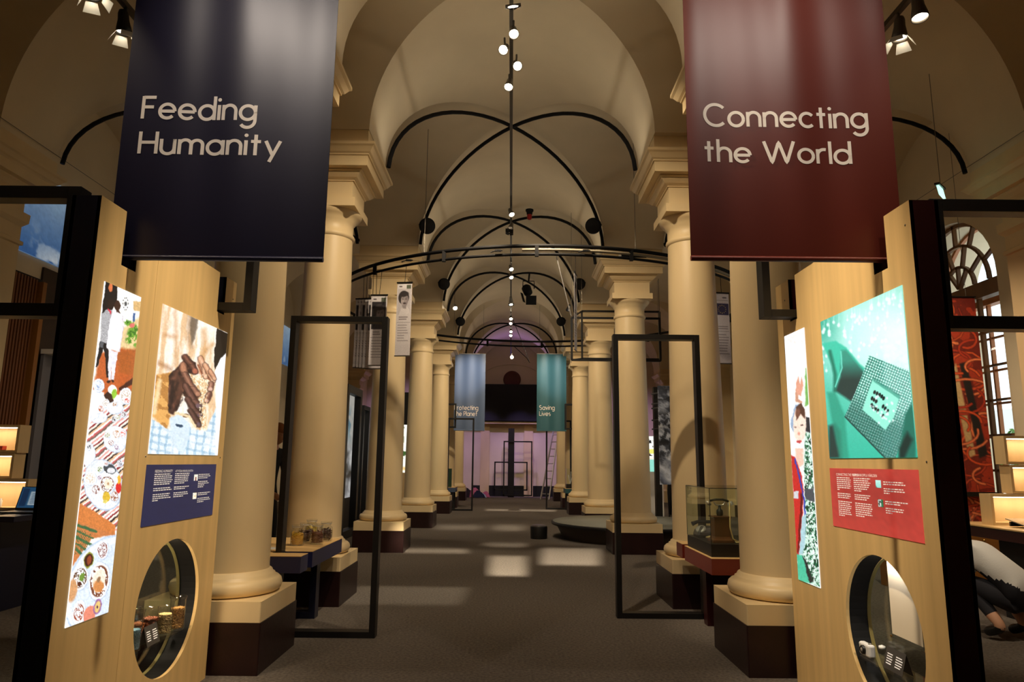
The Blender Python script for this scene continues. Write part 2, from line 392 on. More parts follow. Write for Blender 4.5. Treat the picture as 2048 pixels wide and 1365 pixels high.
LABR = {1: 'cream stone column behind the panel with the green chip photograph', 2: 'cream stone column behind the glass case with old telephones',
        3: 'cream column standing at the front edge of the round platform', 4: 'yellowish cream column behind the round platform, hanging frame shadow on it',
        5: 'fifth cream column of the row on the telephone case side', 6: 'sixth cream column, half hidden, by the far right black frame', 7: 'last cream column beside the aluminium ladder'}
proto = column('stone_column', LABL[1], XL, YP[1], 'columns of the nave')
for i in range(1, 8):
    if i > 1: dup(proto, (XL, YP[i], 0), LABL[i])
    dup(proto, (XR, YP[i]+(.07 if i < 7 else .15), 0), LABR[i])
# wall pilasters
def pilaster(n, x, y):
    c = (x, y, 0); m = MB()
    ent = [(.36, 0), (.36, .4), (.30, .42), (.285, .46), (.285, 3.68), (.31, 3.69), (.31, 3.73), (.285, 3.745), (.285, 3.90), (.33, 3.95), (.335, 4.05), (.285, 4.055), (.285, 4.24), (.335, 4.275), (.37, 4.31), (.395, 4.33), (.395, 4.345),
           (.465, 4.347), (.465, 4.455), (.48, 4.472), (.50, 4.485), (.53, 4.53), (.55, 4.545), (.55, 4.575), (HB, 4.58), (HB, ZS)]
    m.square(ent, c); struct(m.build('trim_%d' % n, M_CREAM))
for i in range(1, 8): pilaster(i, -5.81, YP[i]); pilaster(i+7, 5.81, YP[i])

# ------------------------------------------------------------------ black arched rods crossing under each vault
def crossed(label, xc, a, yc, b, group):
    t = thing('crossed_arch_rods', label, 'rods', (xc, yc, ZS), group)
    for s in (-1, 1):
        P = []
        for k in range(33):
            th = PI*(0.015+0.97*k/32); c = math.cos(th)
            P.append((xc+(a-.03)*c, yc+s*(b-.03)*c, ZS-.05+(HV-.10)*math.sin(th)))
        MB().tube(P, .026, 8).build('arch_rod', M_RODBLK, t)
    return t
N3 = ['first', 'second', 'third', 'fourth', 'fifth', 'sixth']
for j, i in enumerate((3, 4, 5, 7)):
    yc, b = BAY[i]
    crossed('pair of black arched rods crossing below the nave vault, %s pair from the entrance' % ['first', 'second', 'third', 'last'][j], xn, an, yc, b, 'crossed arch rods under the vaults')
for j, i in enumerate((3, 4)):
    yc, b = BAY[i]
    crossed('black arched rods crossing below the aisle vault above the %s' % ['cloud picture', 'upper end of the left aisle'][j], xl, al, yc, b, 'crossed arch rods under the vaults')
    crossed('black arched rods crossing below the aisle vault above the %s' % ['arched window', 'upper end of the right aisle'][j], xr, ar, yc, b, 'crossed arch rods under the vaults')
# ================================================================== BANNERS WITH LETTERING
def stroke_glyphs():
    xh, cap, asc, R = .47, .70, .74, .215
    A = lambda cx, cy, r, a0, a1, n=28, ry=None: arc_pts(cx, cy, r, ry or r, a0, a1, n)
    G = {}
    cy = .235
    o = lambda c: A(c, cy, R, 0, 360, 40)
    G['o'] = ([o(R)], 2*R); G['e'] = ([[(2*R, cy)]+A(R, cy, R, 0, 318, 34), [(0.01, cy), (2*R, cy)]], 2*R)
    G['c'] = ([A(R, cy, R, 42, 318)], 1.78*R); G['d'] = ([o(R), [(2*R, 0), (2*R, asc)]], 2*R); G['a'] = ([o(R), [(2*R, 0), (2*R, xh)]], 2*R)
    G['b'] = ([o(R), [(0, 0), (0, asc)]], 2*R)
    G['g'] = ([o(R), [(2*R, xh)]+A(R, -.01, R, 0, -145)], 2*R)
    r = .18
    G['n'] = ([[(0, 0), (0, xh)], [(0, xh-r-.02)]+A(r, xh-r-.01, r, 180, 0, 20)+[(2*r, 0)]], 2*r)
    G['h'] = ([[(0, 0), (0, asc)], [(0, xh-r-.02)]+A(r, xh-r-.01, r, 180, 0, 20)+[(2*r, 0)]], 2*r)
    G['u'] = ([[(0, xh), (0, r+.01)]+A(r, r, r, 180, 360, 20)+[(2*r, xh)], [(2*r, 0), (2*r, xh)]], 2*r)
    q = .155
    G['m'] = ([[(0, 0), (0, xh)], [(0, xh-q-.02)]+A(q, xh-q-.01, q, 180, 0, 18)+[(2*q, 0)], [(2*q, xh-q-.02)]+A(3*q, xh-q-.01, q, 180, 0, 18)+[(4*q, 0)]], 4*q)
    G['i'] = ([[(0, 0), (0, xh)], 'dot'], 0.0); G['l'] = ([[(0, 0), (0, asc)]], 0.0)
    G['t'] = ([[(.13, 0), (.13, .66)], [(0, xh-.03), (.27, xh-.03)]], .27); G['r'] = ([[(0, 0), (0, xh)], [(0, xh-.2)]+A(.2, xh-.2, .2, 180, 75, 12)], .24)
    G['y'] = ([[(0, xh), (.2, .02)], [(.40, xh), (.12, -.2)]], .40); G['v'] = ([[(0, xh), (.19, .01), (.38, xh)]], .38)
    G['s'] = ([A(.14, .345, .125, 50, 262, 16, .11)+A(.15, .125, .14, 82, -140, 18, .11)], .30)
    G['F'] = ([[(0, 0), (0, cap)], [(0, cap-.04), (.36, cap-.04)], [(0, .36), (.31, .36)]], .36); G['H'] = ([[(0, 0), (0, cap)], [(.46, 0), (.46, cap)], [(0, .36), (.46, .36)]], .46)
    G['C'] = ([A(.335, .345, .335, 44, 316, 36)], .60); G['W'] = ([[(0, cap), (.22, 0), (.43, cap*.97), (.64, 0), (.86, cap)]], .86)
    G['P'] = ([[(0, 0), (0, cap)], [(0, cap-.04), (.18, cap-.04)]+A(.18, .48, .18, 90, -90, 18)+[(0, .30)]], .36)
    G['S'] = ([A(.20, .51, .175, 45, 262, 20, .165)+A(.21, .185, .19, 82, -145, 22, .165)], .42); G['L'] = ([[(0, 0), (0, cap)], [(0, .04), (.33, .04)]], .33)
    return G
GLY = stroke_glyphs()
def text_strips(txt, w=.098, gap=.135):
    """returns list of quads strips in em units: [(left pts, right pts)...] and total width"""
    x = 0; strips = []
    for ch in txt:
        if ch == ' ': x += .28; continue
        ss, adv = GLY[ch]
        for p in ss:
            if p == 'dot':
                c = [(x+.056*math.cos(2*PI*k/14), .63+.056*math.sin(2*PI*k/14)) for k in range(14)]; strips.append(('fan', c)); continue
            P = []
            for k, (a, b) in enumerate(p):                      # subdivide long straight strokes
                if k:
                    a0, b0 = p[k-1]; n = max(1, int(math.hypot(a-a0, b-b0)/.06))
                    P += [(a0+(a-a0)*j/n, b0+(b-b0)*j/n) for j in range(1, n+1)]
                else: P.append((a, b))
            Lp, Rp = [], []
            for k in range(len(P)):
                a = P[max(0, k-1)]; b = P[min(len(P)-1, k+1)]; dx, dy = b[0]-a[0], b[1]-a[1]; L = math.hypot(dx, dy) or 1
                nx, ny = -dy/L*w/2, dx/L*w/2
                Lp.append((x+P[k][0]+nx, P[k][1]+ny)); Rp.append((x+P[k][0]-nx, P[k][1]-ny))
            strips.append(('strip', Lp, Rp))
        x += adv+gap
    return strips, x-gap
def lettering(txt, p0, wid, hgt, wave, m, lift=.002):
    """flat letters on a hanging sheet; p0 baseline start (x, y, z), wid overall width, hgt cap height"""
    st, tw = text_strips(txt); sx = wid/tw; sz = hgt/.70
    def P(a, b): x = p0[0]+a*sx; z = p0[2]+b*sz; return (x, p0[1]+wave(x, z)-lift, z)
    for s in st:
        if s[0] == 'fan': m.add([P(*q) for q in s[1]], [tuple(range(len(s[1])))])
        else:
            n = len(s[1]); m.add([P(*q) for q in s[1]]+[P(*q) for q in s[2]], [(k, k+1, n+k+1, n+k) for k in range(n-1)])
def banner(name, label, x0, x1, y, z0, z1, wave, m_cloth, lines, m_text, group, hem=.05):
    t = thing(name, label, 'banner', ((x0+x1)/2, y, z0), group)
    m = MB(); nx, nz = 90, 60; vs = []; fs = []
    for j in range(nz+1):
        z = z0+(z1-z0)*j/nz
        for i in range(nx+1):
            x = x0+(x1-x0)*i/nx; vs.append((x, y+wave(x, z), z))
    for j in range(nz):
        for i in range(nx): q = j*(nx+1)+i; fs.append((q, q+1, q+nx+2, q+nx+1))
    m.add(vs, fs, 0, True)
    # back layer
    vb = [(a, b+.004, c) for a, b, c in vs]; m.add(vb, [tuple(reversed(f)) for f in fs], 0, True)
    m.build('cloth', m_cloth, t)
    m = MB(); m.tube([(x0, y, z0+.006), (x1, y, z0+.006)], .014, 12); m.build('hem_rod', m_cloth, t)
    if z1-z0 > 1: m = MB(); m.tube([(x0-.01, y, z1), (x1+.01, y, z1)], .014, 10); m.build('top_rod', M_ALU, t)
    for w in ((x0+.08, y), (x1-.08, y)):
        MB().tube([(w[0], w[1], z1), (w[0], w[1], vault_z(*w))], .003, 6).build('wire', M_GREY, t)
    for txt, p0, wd, hg in lines:
        m = MB(); lettering(txt, p0, wd, hg, wave, m); m.build('lettering', m_text, t)
    return t
M_NAVYB = mat('navy_banner_vinyl', rgb(20, 18, 44), 0.38, bump=0.03, bscale=900, spec=0.5)
M_REDB = mat('red_brown_banner_vinyl', rgb(88, 29, 18), 0.40, bump=0.03, bscale=900, spec=0.4)
M_LETTER = mat('off_white_print', rgb(232, 224, 214), 0.5)
M_BLUEB = mat('slate_blue_banner', rgb(88, 104, 132), 0.5); M_TEALB = mat('teal_banner', rgb(54, 98, 106), 0.5)
def waveL(x, z):
    a = max(0, min(1, (z-2.3)/1.6)); return (.15+.85*a)*(.010*math.sin(x*5.3+1.6)+.007*math.sin(x*11.7+z*.35+.5)+.0028*math.sin(x*21.3+2+z*.6))
def waveR(x, z):
    a = max(0, min(1, (z-2.3)/1.6)); return (.15+.85*a)*(.010*math.sin(x*4.9+.2)+.008*math.sin(x*12.3-z*.4+1)+.0032*math.sin(x*23.1+z*.7))
YLB, YRB = 3.32, 3.34
def L_(txt, pa, pb, ptop, y): a = at_y(*pa, y-.02); b = at_y(*pb, y-.02); tp = at_y(pa[0], ptop, y-.02); return (txt, (a.x, y, a.z), b.x-a.x, tp.z-a.z)
pl = at_y(646, 522, YLB)
banner('hanging_banner', 'large dark navy banner reading Feeding Humanity', -2.005, pl.x, YLB, pl.z, 4.3, waveL, M_NAVYB,
       [L_('Feeding', (282, 235), (507, 237), 190, YLB), L_('Humanity', (275, 305), (556, 309), 261, YLB)], M_LETTER, 'big theme banners at the entrance')
pr_ = at_y(1382, 519, YRB)
banner('hanging_banner', 'large red-brown banner reading Connecting the World', pr_.x, 1.95, YRB, pr_.z, 4.3, waveR, M_REDB,
       [L_('Connecting', (1411, 249), (1738, 252), 205, YRB), L_('the World', (1411, 321), (1706, 323), 278, YRB)], M_LETTER, 'big theme banners at the entrance')
def wave0(x, z): return .012*math.sin(x*16)+.01*math.sin(x*7+z)
YFB = 20.6
a, b = at_y(911, 708, YFB), at_y(969, 862, YFB)
banner('hanging_banner', 'far slate blue banner reading Protecting the Planet', a.x, b.x, YFB, b.z, a.z, wave0, M_BLUEB,
       [L_('Protecting', (909, 820), (956, 820), 811, YFB), L_('the Planet', (909, 832), (954, 832), 823, YFB)], M_LETTER, 'far theme banners')
a, b = at_y(1074, 708, YFB), at_y(1133, 863, YFB)
banner('hanging_banner', 'far teal banner reading Saving Lives', a.x, b.x, YFB, b.z, a.z, wave0, M_TEALB,
       [L_('Saving', (1079, 820), (1109, 820), 811, YFB), L_('Lives', (1079, 832), (1101, 832), 823, YFB)], M_LETTER, 'far theme banners')
# ================================================================== PRINTED AND BACKLIT PICTURES
def vnoise(x, y, seed=0):
    xi = np.floor(x).astype(np.int64); yi = np.floor(y).astype(np.int64); fx = x-xi; fy = y-yi
    fx = fx*fx*(3-2*fx); fy = fy*fy*(3-2*fy)
    def h(a, b):
        n = (a*374761393+b*668265263+seed*1442695041) & 0xffffffff
        n = ((n ^ (n >> 13))*1274126177) & 0xffffffff
        return ((n ^ (n >> 16)) & 0xffff)/65535.0
    return (h(xi, yi)*(1-fx)+h(xi+1, yi)*fx)*(1-fy)+(h(xi, yi+1)*(1-fx)+h(xi+1, yi+1)*fx)*fy
def fbm(x, y, seed=0, o=4):
    r = 0; a = .5; t = 0
    for k in range(o): r = r+a*vnoise(x, y, seed+k); t += a; a *= .5; x = x*2.03; y = y*2.03
    return r/t
class Paint:
    def __init__(s, x, y): s.x, s.y = x, y; s.c = np.ones((len(x), 3))
    def col(s, c): return np.array(c, float)/255.0
    def mix(s, w, c):
        c = s.col(c) if not isinstance(c, np.ndarray) else c
        w = np.clip(w, 0, 1)[:, None]; s.c = s.c*(1-w)+c*w; return s
    def fill(s, c): return s.mix(np.ones(len(s.x)), c)
    def vgrad(s, y0, c0, y1, c1):
        t = np.clip((s.y-y0)/(y1-y0), 0, 1)[:, None]; s.c = s.col(c0)*(1-t)+s.col(c1)*t; return s
    def ell(s, cx, cy, rx, ry, c, ang=0, soft=1.2, a=1.0):
        t = math.radians(ang); dx, dy = s.x-cx, s.y-cy
        u = dx*math.cos(t)+dy*math.sin(t); v = -dx*math.sin(t)+dy*math.cos(t)
        q = np.sqrt((u/rx)**2+(v/ry)**2); return s.mix(a*np.clip((1-q)*min(rx, ry)/soft+.5, 0, 1), c)
    def sd(s, P):
        ins = np.zeros(len(s.x), bool); d = np.full(len(s.x), 1e9); n = len(P)
        for i in range(n):
            (ax, ay), (bx, by) = P[i], P[(i+1) % n]
            ex, ey = bx-ax, by-ay; px, py = s.x-ax, s.y-ay
            t = np.clip((px*ex+py*ey)/(ex*ex+ey*ey+1e-9), 0, 1); d = np.minimum(d, np.hypot(px-ex*t, py-ey*t))
            cnd = ((ay > s.y) != (by > s.y)); xx = ax+(s.y-ay)*ex/((by-ay) or 1e-9); ins ^= cnd & (s.x < xx)
        return np.where(ins, d, -d)
    def mask(s, P, soft=1.2): return np.clip(s.sd(P)/soft+.5, 0, 1)
    def poly(s, P, c, soft=1.2, a=1.0): return s.mix(a*s.mask(P, soft), c)
    def line(s, P, w, c, soft=1.0, a=1.0):
        d = np.full(len(s.x), 1e9)
        for i in range(len(P)-1):
            (ax, ay), (bx, by) = P[i], P[i+1]; ex, ey = bx-ax, by-ay; px, py = s.x-ax, s.y-ay
            t = np.clip((px*ex+py*ey)/(ex*ex+ey*ey+1e-9), 0, 1); d = np.minimum(d, np.hypot(px-ex*t, py-ey*t))
        return s.mix(a*np.clip((w/2-d)/soft+.5, 0, 1), c)
    def nz(s, sx, sy, seed=0, o=4, ang=0):
        t = math.radians(ang); u = s.x*math.cos(t)+s.y*math.sin(t); v = -s.x*math.sin(t)+s.y*math.cos(t)
        return fbm(u/sx+50, v/sy+50, seed, o)
    def plate(s, cx, cy, rx, ry, food, ang=0, rim=.72, dish=(246, 248, 252), shade=(190, 205, 225)):
        s.ell(cx+.6, cy+.8, rx*1.02, ry*1.02, shade, ang); s.ell(cx, cy, rx*.97, ry*.97, dish, ang)
        if food is not None:
            s.ell(cx, cy, rx*rim, ry*rim, food, ang)
            w = s.nz(rx*.25, ry*.2, int(cx*7+cy) & 255, 3); q = ((s.x-cx)/(rx*rim))**2+((s.y-cy)/(ry*rim))**2 < .85
            s.mix(q*(w > .58)*.5, (np.array(food)*.55)); s.mix(q*(w < .40)*.45, np.minimum(255, np.array(food)*1.25+20))
        return s
def picture(name, o, ux, vz, w, h, nu, nv, fn, m, parent, thick=.004, px=True):
    """flat printed sheet: o = top-left corner, ux across, vz down (unit vectors)"""
    o, ux, vz = Vector(o), Vector(ux), Vector(vz); u = np.linspace(0, 1, nu+1); v = np.linspace(0, 1, nv+1)
    U, V = np.meshgrid(u, v); U = U.ravel(); V = V.ravel()
    P = np.array(o)[None, :]+U[:, None]*w*np.array(ux)[None, :]+V[:, None]*h*np.array(vz)[None, :]
    if px: x, y = project(P)
    else: x, y = U*100, V*100*h/w
    wa = getattr(fn, 'warp', 0)
    if wa: x, y = x+wa*2*(fbm(x/9+7, y/9+3, 31, 3)-.5)+wa*.8*(fbm(x/3+1, y/3+9, 33, 2)-.5), y+wa*2*(fbm(x/9+17, y/9+5, 35, 3)-.5)+wa*.8*(fbm(x/3+4, y/3+2, 37, 2)-.5)
    pt = Paint(x, y); fn(pt); k_ = 2.2 if px else 1.6; g_ = getattr(fn, 'grain', .16)
    C = np.clip(pt.c*(1-g_/2+g_*fbm(x/k_+90, y/k_+40, 77, 2))[:, None], 0, 1)
    C = np.where(C <= .04045, C/12.92, ((C+.055)/1.055)**2.4)
    nrm = np.array(vz.cross(ux)); nrm = nrm/np.linalg.norm(nrm)
    off = np.zeros(3); q = parent
    while q is not None: off += np.array(q.location); q = q.parent
    F = [(j*(nu+1)+i, (j+1)*(nu+1)+i, (j+1)*(nu+1)+i+1, j*(nu+1)+i+1) for j in range(nv) for i in range(nu)]
    N = len(P); cs = [0, nu, N-1, N-1-nu]
    back = P[cs]-nrm*thick; P2 = np.vstack([P, back]); F += [(N, N+1, N+2, N+3), (0, nu, N+1, N), (nu, N-1, N+2, N+1), (N-1, N-1-nu, N+3, N+2), (N-1-nu, 0, N, N+3)]
    me = bpy.data.meshes.new(name); me.from_pydata((P2-off).tolist(), [], F); me.materials.append(m); me.update()
    ca = me.color_attributes.new('Col', 'FLOAT_COLOR', 'POINT')
    data = np.ones((N+4, 4)); data[:N, :3] = C; data[N:, :3] = C[cs]; ca.data.foreach_set('color', data.ravel())
    ob = bpy.data.objects.new(name, me); COL.objects.link(ob); ob.parent = parent
    return ob
rp = random.Random(11)
zA = lambda a, b: (100+.2785*a, 540+.2785*b)
zB = lambda a, b: (100+.2785*a, 900+.2785*b)
def paint_feast(p):
    k = .2785
    p.fill((255, 252, 246))
    X = lambda f, *pts: [f(*q) for q in pts]
    n = p.nz(8, 14, 1)
    p.poly(X(zA, (520, 420), (660, 330), (640, 760), (490, 620)), (236, 206, 150), 6)
    p.poly(X(zA, (360, 600), (520, 560), (640, 590), (600, 900), (300, 900)), (196, 98, 48), 5)
    p.poly(X(zA, (480, 590), (640, 560), (610, 760), (500, 740)), (178, 96, 44), 8)
    w = p.nz(5, 6, 9); g = p.mask(X(zA, (525, 360), (600, 370), (640, 430), (620, 560), (540, 520), (560, 440)), 5)
    p.mix(g*(w > .42), (120, 170, 60)); p.mix(g*(w > .6), (70, 120, 40))
    p.ell(*zA(590, 400), 6, 5, (230, 120, 110), soft=2); p.poly(X(zA, (600, 225), (655, 225), (650, 300), (600, 290)), (220, 180, 120), 2)
    p.poly(X(zA, (597, 310), (615, 310), (612, 372), (597, 372)), (70, 100, 150), 1)
    for q in range(10): p.ell(*zA(541+18*math.cos(q*.63), 243+42*math.sin(q*.63)), 1, 1.4, (60, 60, 60), soft=1)
    p.ell(*zA(541, 245), 2.4, 4, (90, 90, 90), soft=1)
    p.poly(X(zA, (400, 60), (486, 98), (478, 235), (440, 300), (372, 330)), (22, 18, 20)); p.ell(*zA(436, 125), 4.4, 9, (220, 120, 70))
    p.poly(X(zA, (372, 320), (400, 290), (445, 290), (440, 420), (412, 530), (362, 512)), (150, 148, 150)); s = np.sin(p.y*1.9)*.5+.5
    p.mix(p.mask(X(zA, (372, 320), (400, 290), (445, 290), (440, 420), (412, 530), (362, 512)))*s*.6, (235, 235, 238))
    p.poly(X(zA, (412, 275), (438, 300), (436, 320), (420, 300)), (215, 50, 70)); p.ell(*zA(438, 248), 6, 11, (38, 24, 20))
    p.poly(X(zA, (358, 512), (412, 528), (420, 600), (420, 775), (404, 772), (398, 640), (385, 570), (338, 700), (328, 700), (345, 590)), (24, 22, 26))
    p.poly(X(zA, (360, 512), (385, 516), (385, 562), (358, 556)), (90, 92, 96))
    p.ell(*zA(484, 258), 6.2, 10.5, (58, 34, 26)); p.ell(*zA(488, 318), 4.5, 8, (70, 40, 30))
    p.poly(X(zA, (442, 318), (480, 305), (520, 320), (526, 420), (498, 590), (408, 560), (420, 430)), (255, 250, 255)); p.line(X(zA, (522, 330), (526, 420), (500, 588)), 1.2, (215, 205, 215), 1.2)
    p.poly(X(zA, (420, 575), (490, 590), (470, 700), (462, 790), (442, 790), (440, 700), (438, 790), (418, 790)), (238, 236, 246)); p.ell(*zA(420, 802), 3.5, 3, (50, 30, 25)); p.ell(*zA(448, 800), 3, 3, (50, 30, 25))
    # the spread laid on the floor: striped rug with dishes
    cols = [(250, 245, 238), (236, 168, 160), (250, 245, 238), (150, 42, 48), (248, 240, 225), (60, 44, 44), (232, 190, 150), (250, 246, 240), (200, 96, 96), (120, 100, 90)]
    rug = p.mask(X(zA, (300, 1040), (450, 990), (600, 930), (600, 1320), (540, 1930), (420, 1830), (190, 1690)), 2)
    d = (p.x*.62+p.y*.78-900)/3.3; idx = np.floor(d).astype(int) % len(cols)
    C = np.array(cols, float)[idx]/255; ww = np.clip(rug, 0, 1)[:, None]; p.c = p.c*(1-ww)+C*ww
    p.poly(X(zA, (300, 860), (390, 880), (380, 1000), (300, 1090), (285, 1110)), (250, 250, 252), 2)
    p.poly(X(zA, (385, 900), (440, 860), (460, 940), (430, 975)), (60, 34, 26)); p.ell(*zA(450, 860), 9, 9, (250, 250, 250)); p.ell(*zA(462, 890), 5, 9, (150, 200, 60), 10)
    p.poly(X(zA, (495, 850), (600, 770), (600, 820), (500, 870)), (74, 40, 30), 2)
    R = lambda f, a, b, rx, ry, fd, an=0, rim=.72: p.plate(*f(a, b), rx*k, ry*k, fd, an, rim)
    R(zA, 350, 830, 40, 48, (170, 190, 225)); R(zA, 545, 905, 46, 60, (210, 190, 170)); R(zA, 555, 940, 26, 25, (225, 80, 60))
    R(zA, 400, 960, 30, 30, (200, 180, 160)); R(zA, 365, 1000, 24, 30, (190, 90, 50)); R(zA, 465, 990, 60, 46, (245, 245, 250)); R(zA, 465, 965, 20, 20, (170, 110, 60))
    R(zA, 350, 1060, 60, 40, (220, 228, 238)); R(zA, 460, 1070, 20, 22, (60, 44, 36)); R(zA, 490, 1062, 18, 22, (150, 150, 70)); R(zA, 528, 1040, 22, 22, (90, 60, 60))
    R(zA, 470, 1215, 88, 95, (238, 242, 248), -12, .9); R(zA, 412, 1185, 24, 24, (140, 140, 60)); R(zA, 475, 1180, 34, 36, (196, 140, 96)); R(zA, 437, 1240, 28, 26, (140, 70, 60)); R(zA, 525, 1180, 24, 30, (230, 70, 50)); R(zA, 478, 1275, 20, 22, (130, 80, 130)); R(zA, 530, 1240, 20, 26, (245, 245, 250))
    R(zA, 280, 1330, 42, 95, (236, 236, 240), 0, .95); R(zA, 282, 1275, 20, 28, (70, 70, 80))
    R(zB, 380, 250, 135, 185, (232, 238, 244), -14, .93); p.ell(*zB(430, 140), 14, 10, (70, 74, 80), 30); p.ell(*zB(440, 150), 8, 6, (235, 235, 240))
    R(zB, 360, 138, 26, 26, (128, 150, 84)); R(zB, 402, 98, 16, 18, (160, 70, 50)); R(zB, 500, 98, 22, 26, (90, 84, 110)); R(zB, 290, 205, 48, 52, (232, 214, 190)); R(zB, 358, 205, 18, 22, (140, 90, 130))
    R(zB, 412, 250, 56, 66, (126, 70, 44), 0, .84); p.ell(*zB(418, 245), 9, 10, (244, 232, 210)); p.ell(*zB(418, 243), 2.5, 3, (190, 150, 110))
    R(zB, 328, 285, 34, 40, (136, 78, 66)); p.ell(*zB(404, 340), 8, 11, (222, 184, 60)); p.ell(*zB(398, 372), 5, 4, (232, 214, 110)); R(zB, 462, 335, 30, 38, (150, 80, 44), 0, .85); p.ell(*zB(492, 270), 6, 12, (214, 44, 40)); p.ell(*zB(494, 215), 4, 9, (240, 180, 60))
    p.poly(X(zB, (210, 385), (330, 450), (470, 545), (465, 620), (190, 520)), (214, 128, 66), 2); p.poly(X(zB, (190, 515), (470, 610), (300, 640), (160, 840), (160, 640)), (206, 126, 72), 2)
    for q in range(5): p.line(X(zB, (190, 540+q*44), (330-q*20, 588+q*48)), 6 if q % 2 == 0 else 3, (66, 106, 66), 1.5)
    gm = p.mask(X(zB, (190, 560), (300, 610), (260, 720), (170, 760)), 2); p.mix(gm*((np.sin(p.x*1.5)*np.sin(p.y*1.0)) > .25), (70, 108, 64))
    p.ell(*zB(400, 1000), 78, 112, (196, 214, 236), 22, 2); p.ell(*zB(402, 1002), 75, 108, (238, 243, 250), 22, 2); p.ell(*zB(412, 1010), 66, 96, (222, 233, 246), 22, 3)
    R(zB, 378, 722, 42, 66, (146, 88, 82), 12, .80); p.ell(*zB(278, 795), 9.5, 16, (150, 150, 50), 10); p.ell(*zB(278, 795), 8, 13, (66, 34, 26), 10); p.ell(*zB(280, 795), 4, 9, (150, 70, 40), 10)
    R(zB, 215, 922, 58, 92, (110, 74, 50), 12, .80); p.ell(*zB(228, 915), 6, 11, (116, 150, 60), 20, 3); p.ell(*zB(210, 965), 5, 6, (90, 50, 36))
    R(zB, 352, 945, 76, 142, (128, 74, 50), 8, .82); p.ell(*zB(352, 940), 13, 25, (246, 234, 214), 12); p.ell(*zB(350, 985), 12, 12, (214, 140, 80), 12, 4); p.ell(*zB(352, 935), 3.4, 6.4, (160, 120, 84), 12)
    p.ell(*zB(160, 1010), 10, 24, (216, 160, 110), 10, 3); R(zB, 208, 1170, 48, 92, (160, 66, 34), 12, .68); p.ell(*zB(285, 1190), 12, 20, (232, 140, 116), 12)
    p.ell(*zB(342, 1130), 8, 16, (160, 110, 160), 10); p.ell(*zB(342, 1130), 5.5, 12, (232, 196, 120), 10); p.ell(*zB(342, 1130), 2, 3, (80, 40, 70))
